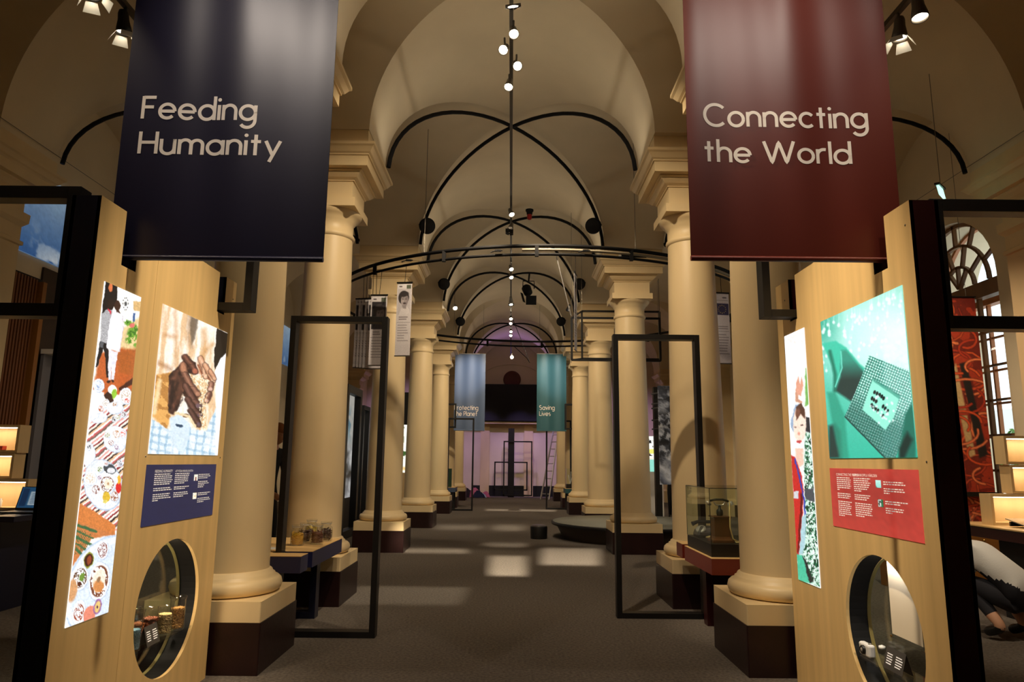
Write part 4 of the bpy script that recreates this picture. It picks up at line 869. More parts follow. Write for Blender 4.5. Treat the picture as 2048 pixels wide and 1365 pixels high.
def tent_card(label, y0, y1, x, s, z, h, m_card, parent_group=None, flip=1):
    t = thing('label_card', label, 'label card', (x, (y0+y1)/2, z))
    d = h*.55; yy0, yy1 = min(y0, y1), max(y0, y1)
    for sg in (1, -1):
        q = MB(); q.add([(x+s*d*.5*sg+s*.0, yy0, z+.001), (x+s*d*.5*sg, yy1, z+.001), (x, yy1, z+h), (x, yy0, z+h)], [(0, 1, 2, 3)]); q.build('card_side', m_card, t)
    q = MB(); r = random.Random(4); nx = Vector((s*h, 0, d*.5)).normalized()*.001
    for c0 in (.10, .56):
        for k in range(5):
            v = .28+k*.11; w = r.uniform(.26, .36)
            a, b = (yy0+(yy1-yy0)*c0, yy0+(yy1-yy0)*(c0+w)); x1 = x+s*d*.5*v; z1 = z+h*(1-v); x2 = x+s*d*.5*(v+.045); z2 = z+h*(1-v-.045)
            if flip < 0: a, b = yy1-(a-yy0), yy1-(b-yy0)
            q.add([(x1+nx.x, a, z1+nx.z), (x1+nx.x, b, z1+nx.z), (x2+nx.x, b, z2+nx.z), (x2+nx.x, a, z2+nx.z)], [(0, 1, 2, 3)])
    q.build('lettering', M_WTXT, t); return t
M_CARD = mat('charcoal_card', rgb(62, 58, 54), 0.6)
tent_card('small charcoal label card on the shelf in front of the bean beakers', 3.885, 4.02, XA-.035, 1, zs, .10, M_CARD)
for hh, X_, s_ in ((HOLE_L, XA, -1), (HOLE_R, XB, 1)):
    MB_ = MB(); N = 48
    t = thing('porthole_glass', 'round glass pane closing the back of the opening with the %s' % ('bean beakers' if s_ < 0 else 'small camera'), 'glass pane', (X_+s_*(TH-.022), hh[0], hh[1]))
    MB_.lathe([(hh[2]-.001, 0), (hh[2]-.001, .004)], N, (X_+s_*(TH-.022), hh[0], hh[1]), axis=(1, 0, 0)); MB_.build('pane', M_PANE, t)
# right opening: camera, lens, label card, framed blank sheet
zs2 = .372; half = math.sqrt(HOLE_R[2]**2-(zs2-HOLE_R[1])**2)-.004
glass_shelf('clear acrylic shelf across the round opening with the small camera', XB+.004, XB+TH-.004, HOLE_R[0]-half, HOLE_R[0]+half, zs2)
M_CAMW = mat('silver_white_plastic', rgb(222, 220, 216), 0.35)
cx_, cy_, cz_ = XB+.04, 3.845, zs2+.032
t = thing('compact_camera', 'small silver white compact camera on the acrylic shelf', 'camera', (cx_, cy_, zs2))
m = MB(); m.box(cx_-.018, cx_+.018, cy_-.055, cy_+.055, zs2+.001, zs2+.066); m.build('body', M_CAMW, t, bevel=.010)
MB().lathe([(.022, 0), (.022, .010), (.018, .014), (.014, .014), (.012, .006), (0, .005)], 24, (cx_-.018, cy_, zs2+.034), axis=(-1, 0, 0)).build('lens_ring', M_BLACK, t)
MB().lathe([(.012, 0), (.009, .006), (0, .007)], 18, (cx_-.026, cy_, zs2+.034), axis=(-1, 0, 0)).build('lens', M_ALU, t)
MB().box(cx_-.0195, cx_-.017, cy_+.028, cy_+.045, zs2+.05, zs2+.06).build('flash', M_WHITE, t); MB().lathe([(.008, 0), (.008, .005)], 14, (cx_, cy_-.03, zs2+.066)).build('shutter_button', M_ALU, t)
t = thing('pinch_clamp', 'small clear clip on the acrylic shelf behind the label card', 'clip', (XB+.09, 3.79, zs2))
MB().lathe([(.012, 0), (.016, .02), (.012, .05), (0, .055)], 14, (XB+.09, 3.79, zs2)).build('stem', M_ACRYL, t); MB().lathe([(.0, 0), (.016, .006), (.016, .02), (0, .026)], 14, (XB+.09, 3.79, zs2+.045)).build('head', M_WHITE, t)
tent_card('charcoal folded label card on the acrylic shelf beside the camera', 3.49, 3.66, XB+.05, -1, zs2, .10, M_CARD, flip=-1)
t = thing('acrylic_stand', 'upright acrylic holder with a blank cream sheet inside the round opening', 'display stand', (XB+.095, 3.54, zs2))
zb_ = HOLE_R[1]-.02
MB().box(XB+.093, XB+.097, 3.385, 3.70, .50, .88).build('acrylic_sheet', M_ACRYL, t)
MB().box(XB+.089, XB+.092, 3.41, 3.675, .525, .872).build('blank_sheet', mat('cream_paper', rgb(226, 212, 186), 0.8), t)
for a_, b_ in ((3.395, .51), (3.69, .51)): MB().lathe([(.006, 0), (.006, .004)], 10, (XB+.092, a_, b_), axis=(-1, 0, 0)).build('brass_stud', M_BRASS, t)
for a_ in (3.40, 3.685): MB().box(XB+.091, XB+.099, a_-.004, a_+.004, zs2, .52).build('foot', M_ACRYL, t)

# ================================================================== SMALL TABLES BESIDE THE FRAMES
def prism(P, z0, z1, name, m, parent, bevel=0):
    n = len(P); q = MB(); tr = geometry.tessellate_polygon([[Vector((a, b, 0)) for a, b in P]])
    vs = [(a, b, z0) for a, b in P]+[(a, b, z1) for a, b in P]
    q.add(vs, [tuple(t_) for t_ in tr]+[tuple(i+n for i in t_) for t_ in tr]+[(i, (i+1) % n, n+(i+1) % n, n+i) for i in range(n)])
    ob = q.build(name, m, parent, bevel=bevel); bm = bmesh.new(); bm.from_mesh(ob.data); bmesh.ops.recalc_face_normals(bm, faces=bm.faces); bm.to_mesh(ob.data); bm.free(); return ob
ZT = .63
def notched_table(label, P, s, top_m, edge_m, legs_m, legY, x0, x1):
    t = thing('display_table', label, 'table', ((x0+x1)/2, 6.1, 0), 'display tables between the columns')
    prism(P, ZT-.004, ZT, 'table_top', top_m, t); prism(P, ZT-.125, ZT-.0045, 'edge_box', edge_m, t)
    for y in legY:
        q = MB(); q.box(x0, x0+.055, y, y+.11, .0, ZT-.125); q.build('leg', legs_m, t, bevel=.002); q = MB(); q.box(x1-.055, x1, y, y+.11, .0, ZT-.125); q.build('leg', legs_m, t, bevel=.002)
        q = MB(); q.box(x0+.055, x1-.055, y, y+.11, 0, .055); q.build('foot_bar', legs_m, t, bevel=.002)
    return t
PL = [(-2.32, 5.475), (-1.583, 5.475), (-1.583, 5.665), (-1.865, 5.665), (-1.865, 5.775), (-1.578, 5.775), (-1.578, 6.76), (-2.32, 6.76)]
notched_table('low beech-topped table with navy edges carrying glass jars', PL, -1, M_BEECHX, M_NAVYL, M_NAVY, (6.32,), -2.27, -1.68)
PR = [(2.30, 5.60), (1.565, 5.60), (1.565, 6.45), (1.80, 6.45), (1.80, 6.575), (1.575, 6.575), (1.575, 6.80), (2.30, 6.80)]
notched_table('low beech-topped table with red-brown edges carrying the telephone case', PR, 1, M_BEECHX, M_MAROONL, M_MAROON, (6.2,), 1.68, 2.27)
tag(MB().box(-2.16, -1.90, 5.86, 6.0, ZT+.0005, ZT+.003).build('paper_sheet', M_WHITE), 'white printed sheet lying on the jar table beside the black frame', 'paper')

M_PASTA = mat('yellow_pasta', rgb(226, 176, 44), 0.5); M_CHOC = mat('dark_brown_curls', rgb(112, 58, 38), 0.5); M_CHOC2 = mat('black_brown_pods', rgb(70, 42, 36), 0.5); M_LEMON = mat('pale_yellow_pieces', rgb(226, 200, 90), 0.5)
def jar(label, x, y, m, seed, kind='curl'):
    t = thing('glass_jar', label, 'jar', (x, y, ZT), 'glass jars on the low table'); r = .058; h = .165
    MB().lathe([(r*.5, 0), (r*.95, 0), (r, .008), (r, .105), (r*.95, .122), (r*.72, .134), (r*.72, .150), (r*.80, .152), (r*.80, .158), (r*.66, .158), (r*.66, .134), (r*.9, .118), (r*.95, .10), (r*.95, .012), (0, .010)], 32, (x, y, ZT+.0005)).build('jar_glass', M_JAR, t)
    lid = MB().lathe([(r*.84, .158), (r*.86, .162), (r*.86, .170), (r*.5, .173), (0, .173)], 28, (x, y, ZT)).build('lid', M_JAR, t)
    q = MB()
    for k in range(14): a = 2*PI*k/14; q.tube([(x+r*.82*math.cos(a+.22*u), y+r*.82*math.sin(a+.22*u), ZT+.154) for u in range(3)], .0022, 6)
    q.build('wire_clip', M_ALU, t)
    q = MB(); rr = random.Random(seed); q.lathe([(r*.7, .012), (r*.8, .05), (r*.72, .098), (0, .106)], 14, (x, y, ZT))
    for k in range(58):
        a = rr.uniform(0, 2*PI); ra = r*.80; z = rr.uniform(.018, .106); b = rr.uniform(-.8, .8); L = rr.uniform(.012, .022)
        c = Vector((x+ra*math.cos(a), y+ra*math.sin(a), ZT+z)); tdir = Vector((-math.sin(a)*math.cos(b), math.cos(a)*math.cos(b), math.sin(b))); nrm = Vector((math.cos(a), math.sin(a), 0))
        pts = [c+tdir*(L*u/3)-nrm*(abs(u)**1.5*.0022) for u in range(-3, 4)]; q.tube(pts, .006 if kind == 'curl' else .004, 6)
    o = q.build('contents', m, t); o['kind'] = 'stuff'; return t
for px, py, m_, lb, sd in ((590, 1093, M_PASTA, 'glass jar of yellow curls, nearest the black frame', 1), (630, 1090, M_CHOC, 'glass jar of dark brown curls at the table edge', 2), (606, 1087, M_CHOC2, 'glass jar of dark pods between the yellow and the brown jars', 3),
                           (648, 1084, M_CHOC2, 'glass jar of black-brown pods, right-hand one of the jars', 4), (619, 1078, M_LEMON, 'glass jar of pale yellow pieces at the back of the jars', 5)):
    p_ = at_z(px, py, ZT); jar(lb, p_.x, p_.y+.05, m_, sd)

# telephone case
t = thing('glass_case', 'glass display case on a black plinth with old telephones', 'display case', (1.9, 6.05, ZT))
cx0, cx1, cy0, cy1, cz0, cz1 = 1.587, 2.22, 5.67, 6.42, ZT, 1.16
MB().box(cx0, cx1, cy0, cy1, cz0+.0005, cz0+.098).build('plinth', M_BLACK, t, bevel=.002)
for nm, b_ in (('front', (cx0, cx1, cy0, cy0+.005)), ('back', (cx0, cx1, cy1-.005, cy1)), ('side', (cx0, cx0+.005, cy0+.005, cy1-.005)), ('side', (cx1-.005, cx1, cy0+.005, cy1-.005))):
    MB().box(*b_, cz0+.099, cz1).build('glass_pane', M_CASE, t)
MB().box(cx0, cx1, cy0, cy1, cz1, cz1+.005).build('glass_lid', M_CASE, t)
q = MB()
for a, b in ((cx0, cy0), (cx0, cy1), (cx1, cy0)): q.box(a-.002, a+.002, b-.002, b+.002, cz0+.099, cz1)
for p_, r_ in (((cx0, cy0, cz1), (cx1, cy0, cz1)), ((cx0, cy0, cz1), (cx0, cy1, cz1)), ((cx0, cy1, cz1), (cx1, cy1, cz1))): q.bar(p_, r_, .004, .004)
q.build('edge_seal', mat('dark_green_glass_edge', rgb(22, 34, 28), 0.3), t)
zp = cz0+.099; M_WALNUT = mat('dark_walnut', rgb(96, 58, 32), 0.3, var=.2, scale=(10, 10, 2)); M_BAKE = mat('black_bakelite', rgb(38, 42, 41), 0.2); M_CORD = mat('beige_cord', rgb(206, 178, 120), 0.8)
px_, py_ = 1.72, 5.86
t = thing('antique_telephone', 'antique wooden box telephone with a nickel handset on its cradle', 'telephone', (px_, py_, zp))
MB().square([(.085, 0), (.085, .018), (.070, .03), (.064, .045), (.064, .19), (.074, .195), (.074, .205)], (px_, py_, zp)).build('box', M_WALNUT, t, bevel=.003)
MB().lathe([(.0, .205), (.022, .206), (.028, .225), (.026, .25), (.012, .262), (.010, .29)], 20, (px_, py_, zp)).build('bell_post', M_BAKE, t)
q = MB(); q.tube([(px_-.045, py_, zp+.315), (px_-.03, py_, zp+.292), (px_, py_, zp+.288), (px_+.03, py_, zp+.292), (px_+.045, py_, zp+.315)], .006, 8); q.build('cradle', M_ALU, t)
q = MB(); q.tube([(px_-.075, py_, zp+.325), (px_-.03, py_, zp+.335), (px_+.03, py_, zp+.335), (px_+.075, py_, zp+.322)], .009, 10); hs = q.build('handset', M_BAKE, t)
MB().lathe([(.010, 0), (.024, .008), (.026, .022), (.012, .03)], 18, (px_-.082, py_, zp+.32), axis=(-.5, 0, -.9)).build('earpiece', M_ALU, hs); MB().lathe([(.010, 0), (.022, .006), (.024, .03)], 18, (px_+.082, py_, zp+.318), axis=(.5, 0, -.9)).build('mouthpiece', M_ALU, hs)
q = MB(); q.tube([(px_+.075, py_-.03, zp+.315), (px_+.062, py_-.068, zp+.25), (px_+.058, py_-.075, zp+.12), (px_+.075, py_-.08, zp+.03), (px_+.12, py_-.09, zp+.006), (px_+.17, py_-.07, zp+.006), (px_+.15, py_-.03, zp+.006), (px_+.10, py_-.06, zp+.010), (px_+.09, py_-.11, zp+.006), (px_+.16, py_-.12, zp+.006)], .006, 8); q.build('cord', M_CORD, t)
def desk_phone(label, x, y):
    t = thing('desk_telephone', label, 'telephone', (x, y, zp)); a = .62
    MB().square([(.085, 0), (.088, .02), (.080, .05), (.055, .085), (.045, .092)], (x, y, zp)).build('body', M_BAKE, t, bevel=.012)
    MB().lathe([(.045, 0), (.045, .008), (.03, .012)], 24, (x-.05, y-.045, zp+.065), axis=(-.4, -.5, .77)).build('dial', M_ALU, t)
    q = MB(); q.tube([(x-.11, y+.02, zp+.105), (x-.06, y+.02, zp+.125), (x+.06, y+.02, zp+.125), (x+.11, y+.02, zp+.105)], [.02, .014, .014, .02], 12); q.build('handset', M_BAKE, t)
    q = MB(); P = [(x+.02+.055*math.cos(k*.7)+.004*k*.3, y-.13+.03*math.sin(k*.7), zp+.006+.0004*k) for k in range(26)]; q.tube(P, .006, 8); q.build('cord', M_CORD, t)
    return t
desk_phone('dark green-black desk telephone at the near left of the glass case', 1.70, 6.24)
desk_phone('black desk telephone behind the wooden box telephone in the case', 2.05, 6.0)
# ================================================================== LIGHTING TRACKS AND SPOT HEADS
def track_rail(label, x, y0, y1, z, w=.035, hangers=()):
    t = thing('lighting_track', label, 'lighting track', (x, y0, z), 'lighting tracks')
    MB().box(x-w/2, x+w/2, y0, y1, z-.018, z+.018).build('rail', M_TRACK, t)
    for y in hangers: MB().tube([(x, y, z+.018), (x, y, z+.55)], .0035, 6).build('hanger', M_GREY, t)
    return t
ZTR = 5.15
track_rail('long grey lighting track under the crown of the nave vault', -.035, 2.2, 25.5, ZTR, .034, (4, 8, 12, 16, 20, 24))
track_rail('grey lighting track in the left aisle beside the navy banner', -2.62, 2.6, 5.9, 4.35, .035, (3.2, 5.0))
track_rail('grey lighting track in the right aisle beside the red-brown banner', 2.56, 2.6, 5.9, 4.35, .035, (3.2, 4.4))
M_HEAD = mat('grey_lamp_housing', rgb(104, 98, 90), 0.4, metal=.3)
def head(label, p, aim, s=1.0, barn=False, track=True, power=0, deg=40, group='spot heads on the tracks', m=None, lit=True, blend=.6, col=WARM, ofs=.02):
    p = Vector(p); d = (Vector(aim)-p).normalized(); c = p+Vector((0, 0, -.105*s)) if track else p
    t = thing('spot_head', label, 'spotlight', p, group)
    m = m or M_HEAD
    q = MB(); q.tube([p, p+Vector((0, 0, -.03*s)), c-d*.03*s], .009*s, 8); q.build('bracket', m, t)
    MB().lathe([(.0, -.085*s), (.024*s, -.08*s), (.03*s, -.06*s), (.032*s, -.02*s), (.042*s, .03*s), (.046*s, .06*s), (.042*s, .06*s), (.038*s, .045*s)], 24, c, axis=d).build('housing', m, t)
    MB().lathe([(.039*s, .046*s), (.03*s, .050*s), (0, .053*s)], 20, c, axis=d).build('lens', M_LAMP if lit else M_DARK, t)
    if barn:
        u = d.orthogonal().normalized(); v = d.cross(u)
        for k in range(4):
            a = (u, v, -u, -v)[k]; b = (v, -u, -v, u)[k]; o = c+d*.062*s+a*.046*s; e = o+d*.05*s+a*.035*s
            q = MB(); q.add([o-b*.03*s, o+b*.03*s, e+b*.045*s, e-b*.045*s], [(0, 1, 2, 3)]); q.build('barn_door', M_WHITE, t)
    if power: spot(c+d*.075*s, aim, power, deg, blend, col, .03)
    return t
def beam_shaper(label, p, target, ax, ay, power, roll=0.0):
    """added head whose four flaps shape a rectangular patch of light"""
    p = Vector(p); d = (Vector(target)-p).normalized(); c = p+Vector((0, 0, -.115)); t = thing('added_beam_shaper', label, 'spotlight', p, 'spot heads on the tracks')
    MB().tube([p, p+Vector((0, 0, -.05)), c-d*.03], .010, 8).build('bracket', M_HEAD, t)
    MB().lathe([(0, -.085), (.024, -.08), (.030, -.06), (.034, -.02), (.044, .03), (.048, .06), (.044, .06)], 24, c, axis=d).build('housing', M_HEAD, t)
    MB().lathe([(.030, .040), (0, .042)], 20, c, axis=d).build('lens', M_LAMP, t)
    u = Vector((1, 0, 0)); u = (u-d*u.dot(d)).normalized(); v = d.cross(u); o = c+d*.145; D = .075; wx, wy = D*math.tan(math.radians(ax)), D*math.tan(math.radians(ay))
    for a, w, b, L in ((u, wx, v, .062), (-u, wx, v, .062), (v, wy, u, .062), (-v, wy, u, .062)):
        q = MB(); q.add([o+a*w-b*L, o+a*w+b*L, o+a*(w+.052)+b*L-d*.02, o+a*(w+.052)-b*L-d*.02], [(0, 1, 2, 3)]); q.build('barn_door', M_BLACK, t)  # added flaps, placed only to mask the beam into a rectangle
    spot(c+d*(.145-D), target, power, 62, .0, (1, .87, .66), .0012)
def fl(x, y): p = at_z(x, y, 0); return (p.x, p.y, 0)
for y, tg, ax, ay, pw, lb in ((4.90, (1142, 1112), 3.1, 4.6, 7500, 'aimed past the ring stool'), (4.65, (1016, 1130), 1.9, 5.2, 7500, 'aimed along the nave axis'), (4.40, (858, 1100), 3.9, 1.0, 6500, 'aimed at the left of the nave'), (4.15, (1016, 1054), 1.4, 1.2, 12000, 'aimed far along the axis'),
                              (3.90, (915, 1053), 2.2, 1.0, 10000, 'aimed far to the left'), (3.65, (1011, 1088), 1.9, .7, 7500, 'aimed short of the stool')):
    beam_shaper('barn-door head on the nave track over the entrance, '+lb, (-.035, y, ZTR-.018), fl(*tg), ax, ay, pw)
beam_shaper('barn-door head on the nave track above the middle of the ring truss', (-.035, 10.5, ZTR-.018), (-1.1, 7.4, 0), 6, 4, 700)
beam_shaper('barn-door head on the nave track beyond the stool', (-.035, 15.5, ZTR-.018), (.3, 20.5, 0), 8, 2.5, 3000)
zt_ = ZTR-.018
for y, aim, lb in ((5.47, (.2, 3.6, 2.4), 'spot head on the nave track, uppermost of the near cluster of four'), (5.72, (-1.0, 2.9, 2.2), 'spot head on the nave track, second of the near cluster, glaring towards the entrance'),
                   (5.98, (.9, 2.9, 2.2), 'spot head on the nave track, third of the near cluster, glaring towards the entrance'), (6.32, (-.5, 4.3, 1.5), 'spot head on the nave track, lowest of the near cluster of four')):
    head(lb, (-.035+{5.47: .02, 5.72: -.06, 5.98: .05, 6.32: -.02}[y], y, zt_), aim)
head('single spot head on the nave track above the red beacon', (-.035, 9.9, zt_), (.6, 8.6, 3.0))
for y, lb in ((12.9, 'spot head on the nave track, upper of the pair beyond the curved truss'), (13.5, 'spot head on the nave track, lower of the pair beyond the curved truss')): head(lb, (-.035, y, zt_), (.9, y-3, 1.6))
for k, y in enumerate((17.6, 18.2, 19.4, 20.0)): head('distant spot head on the nave track, %s of the far four' % ORD[k+1].replace('nearest', 'first'), (-.035, y, zt_), (.4*(-1)**k, y-4, 1.4))
head('small spot head below the far curved truss in mid-nave', (0, 16.65, 3.98), (0, 12, 1.4))
t_ = head('bright clamp spot on the rod foot above the left columns', (-1.30, 15.35, 4.80), (-.2, 11.5, 1.2), track=False, s=1.2)
head('dark clamp spot on the rod foot above the right columns', (1.27, 15.35, 4.80), (.2, 19, 1.2), track=False, s=1.1, lit=False, m=M_BLACK)
ztl = 4.332
for k, y in enumerate((3.62, 3.86, 4.22)):
    head(['barn-door spot on the left aisle track, cut by the top of the view', 'bright barn-door spot on the left aisle track', 'barn-door spot on the left aisle track touching the navy banner edge'][k], (-2.62, y, ztl), (-1.7 if k < 2 else -2.4, 3.9 if k < 2 else 4.6, 1.2), barn=True, s=1.1, m=M_BLACK if k else None)
head('lit spot head on the right aisle track, pointing down', (2.56, 3.98, ztl), (2.5, 3.6, 1.0), s=1.15)
head('barn-door spot on the right aisle track against the red-brown banner', (2.56, 4.2, ztl), (2.35, 4.3, 1.2), barn=True, s=1.1)

# ================================================================== CURVED LIGHTING TRUSS (a ring over the nave)
RC, RR_, ZR = Vector((.52, 12.82, 0)), 3.785, 4.22
t = thing('ring_truss', 'large black ring truss hanging between the columns, ribbed hose along it', 'truss', (RC.x, RC.y, ZR))
NP = 120
ringp = lambda r, z, a0=0, a1=2*PI, n=NP: [(RC.x+r*math.cos(a0+(a1-a0)*k/n), RC.y+r*math.sin(a0+(a1-a0)*k/n), z) for k in range(n+1)]
MB().tube(ringp(RR_, ZR+.02)[:-1], .026, 8, closed=True).build('upper_chord', M_RODBLK, t); MB().tube(ringp(RR_, ZR-.10)[:-1], .02, 8, closed=True).build('lower_chord', M_RODBLK, t)
MB().tube(ringp(RR_+.0, ZR-.035, math.radians(-96), math.radians(-38), 60), .020, 8).build('ribbed_hose', mat('pale_hose', rgb(150, 140, 118), 0.8), t)
for k in range(18):
    a = 2*PI*(k+.35)/18; x, y = RC.x+RR_*math.cos(a), RC.y+RR_*math.sin(a); MB().box(x-.025, x+.025, y-.025, y+.025, ZR-.13, ZR+.02).build('spacer', M_RODBLK, t)
for a in (-90-28, -90+18, 60, 120): x, y = RC.x+RR_*math.cos(math.radians(a)), RC.y+RR_*math.sin(math.radians(a)); MB().tube([(x, y, ZR), (x, y, vault_z(x, y)-.012)], .004, 6).build('suspension_wire', M_GREY, t)
for k, a in enumerate((-101, -83, -122)):
    x, y = RC.x+RR_*math.cos(math.radians(a)), RC.y+RR_*math.sin(math.radians(a)); e = thing('truss_clamp', ['black clamp with a wing bolt on the near truss, left of the nave axis', 'black clamp with a wing bolt on the near truss, above the tilted poster', 'black clamp with a wing bolt on the near truss, by the single portrait'][k], 'clamp', (x, y, ZR-.04))
    MB().box(x-.04, x+.04, y-.055, y-.03, ZR-.06, ZR-.035).build('body', M_RODBLK, e); MB().tube([(x-.10, y-.05, ZR-.075), (x, y-.05, ZR-.04), (x+.06, y-.05, ZR-.05)], .008, 6).build('wing_bolt', M_RODBLK, e)

# speakers on the arched rods, beacon, theatre lamp
def speaker(label, px, py, y, s=1.0, sg=1):
    p = at_y(px, py, y); t = thing('loudspeaker', label, 'loudspeaker', p, 'black loudspeakers on the arched rods')
    MB().lathe([(0, -.10*s), (.05*s, -.095*s), (.085*s, -.06*s), (.10*s, 0), (.105*s, .05*s), (.098*s, .07*s)], 24, p, axis=(-.35*sg, -.9, -.35)).build('housing', M_RODBLK, t)
    MB().lathe([(.097*s, .068*s), (.05*s, .085*s), (0, .09*s)], 24, p, axis=(-.35*sg, -.9, -.35)).build('grille', M_DARK, t)
    MB().tube([p, p+Vector((sg*.10*s, .06, .04))], .014*s, 8).build('bracket', M_RODBLK, t)
for lb, px, py, y, sg in (('black loudspeaker on the nearest crossed rod, left of the nave', 853, 452, 10.3, -1), ('black loudspeaker on the nearest crossed rod, right of the nave', 1188, 452, 10.3, 1), ('smaller black loudspeaker on the second crossed rods, left of the nave', 887, 568, 14.4, -1), ('smaller black loudspeaker on the second crossed rods, right of the nave', 1160, 568, 14.4, 1), ('most distant black loudspeaker on the left rods', 920, 643, 18.4, -1), ('most distant black loudspeaker on the right rods', 1123, 643, 18.4, 1)): speaker(lb, px, py, y, 1.2, sg)
p = at_y(1059, 432, 12.4); t = thing('beacon', 'black beacon with a red cap below the nave vault', 'beacon', p)
MB().lathe([(.075, .12), (.075, .09), (.06, .08), (.05, .02)], 20, p).build('housing', M_RODBLK, t); MB().lathe([(.045, .02), (.045, -.05), (.03, -.075), (0, -.08)], 20, p).build('red_cap', mat('red_lens', rgb(150, 16, 16), 0.3), t)
p = at_y(1057, 588, 15.6); t = thing('theatre_lamp', 'black theatre lamp with barn doors hanging below the second crossed rods', 'stage lamp', p)
MB().lathe([(.05, -.02), (.10, .02), (.11, .20), (.08, .24), (0, .25)], 20, p, axis=(-.25, .5, .8)).build('housing', M_RODBLK, t)
MB().obox(p+Vector((.06, -.08, -.17)), (.12, 0, 0), (0, .005, .0), (0, -.03, .10)).build('barn_door', M_RODBLK, t); MB().obox(p+Vector((-.13, -.04, -.10)), (.03, .06, 0), (.0, .004, 0), (-.03, 0, .11)).build('barn_door', M_RODBLK, t)
MB().tube([p+Vector((-.13, 0, .12)), p+Vector((-.13, 0, .30)), p+Vector((.13, 0, .30)), p+Vector((.13, 0, .12))], .012, 8).build('yoke', M_RODBLK, t); MB().tube([p+Vector((0, 0, .3)), p+Vector((.02, 0, .48))], .02, 8).build('clamp', M_RODBLK, t)
q = MB(); q.tube([(-.03, 17.8, 5.14), (.20, 17.4, 4.5), (.38, 17.0, 3.95), (.44, 16.8, 3.75), (.36, 16.7, 3.85), (.05, 16.6, 4.12)], .008, 6); tag(q.build('loose_cable', M_RODBLK), 'loose dark cable looping down to the far side of the ring truss', 'cable')
# uplight tubes lying on the third pair of capitals
for s, x, lb in ((-1, XL, 'black tube lamp lying on top of the third capital, jars side'), (1, XR, 'black tube lamp lying on top of the third capital, telephone side')):
    t = thing('tube_lamp', lb, 'lamp', (x, 10.72, 4.60)); MB().tube([(x-.20, 10.70, 4.612), (x+.20, 10.70, 4.612)], .026, 10).build('tube', M_RODBLK, t)
    MB().tube([(x-.24, 10.70, 4.612), (x-.20, 10.70, 4.612)], .022, 10).build('end_cap', M_WHITE, t); MB().tube([(x+.20, 10.70, 4.612), (x+.30, 10.70, 4.612)], .022, 10).build('end_cap', M_WHITE, t)
# suspended wire-box frame on the right of the nave
t = thing('hanging_box_frame', 'open box of thin metal tubes hanging in front of the fourth right column', 'frame', (1.8, 12.4, 3.1))
q = []
ya, yb = 11.8, 13.3
for y, x0, x1, z0, z1 in ((ya, 1.03, 2.55, 3.09, 3.83), (yb, 1.36, 2.88, 3.34, 4.28)):
    for P, Q in (((x0, y, z0), (x1, y, z0)), ((x0, y, z1), (x1, y, z1)), ((x0, y, z0), (x0, y, z1)), ((x1, y, z0), (x1, y, z1))): MB().bar(P, Q, .035, .035).build('tube', M_BLACK, t)
for a, b in (((1.03, ya, 3.83), (1.36, yb, 4.28)), ((2.55, ya, 3.83), (2.88, yb, 4.28)), ((1.03, ya, 3.09), (1.36, yb, 3.34)), ((2.55, ya, 3.09), (2.88, yb, 3.34))): MB().bar(a, b, .025, .025).build('tube', M_BLACK, t)
for x, y, z in ((1.03, ya, 3.83), (2.55, ya, 3.83), (1.36, yb, 4.28), (2.88, yb, 4.28)): MB().tube([(x, y, z), (x, y, vault_z(x, y)-.012)], .003, 6).build('wire', M_GREY, t)
a, b = at_y(1113, 513, 9.06), at_y(1142, 632, 9.1); tag(MB().tube([a, b], .008, 8).build('slanting_rod', M_ALU), 'thin bright rod slanting down from the near truss beside the tilted poster', 'rod')

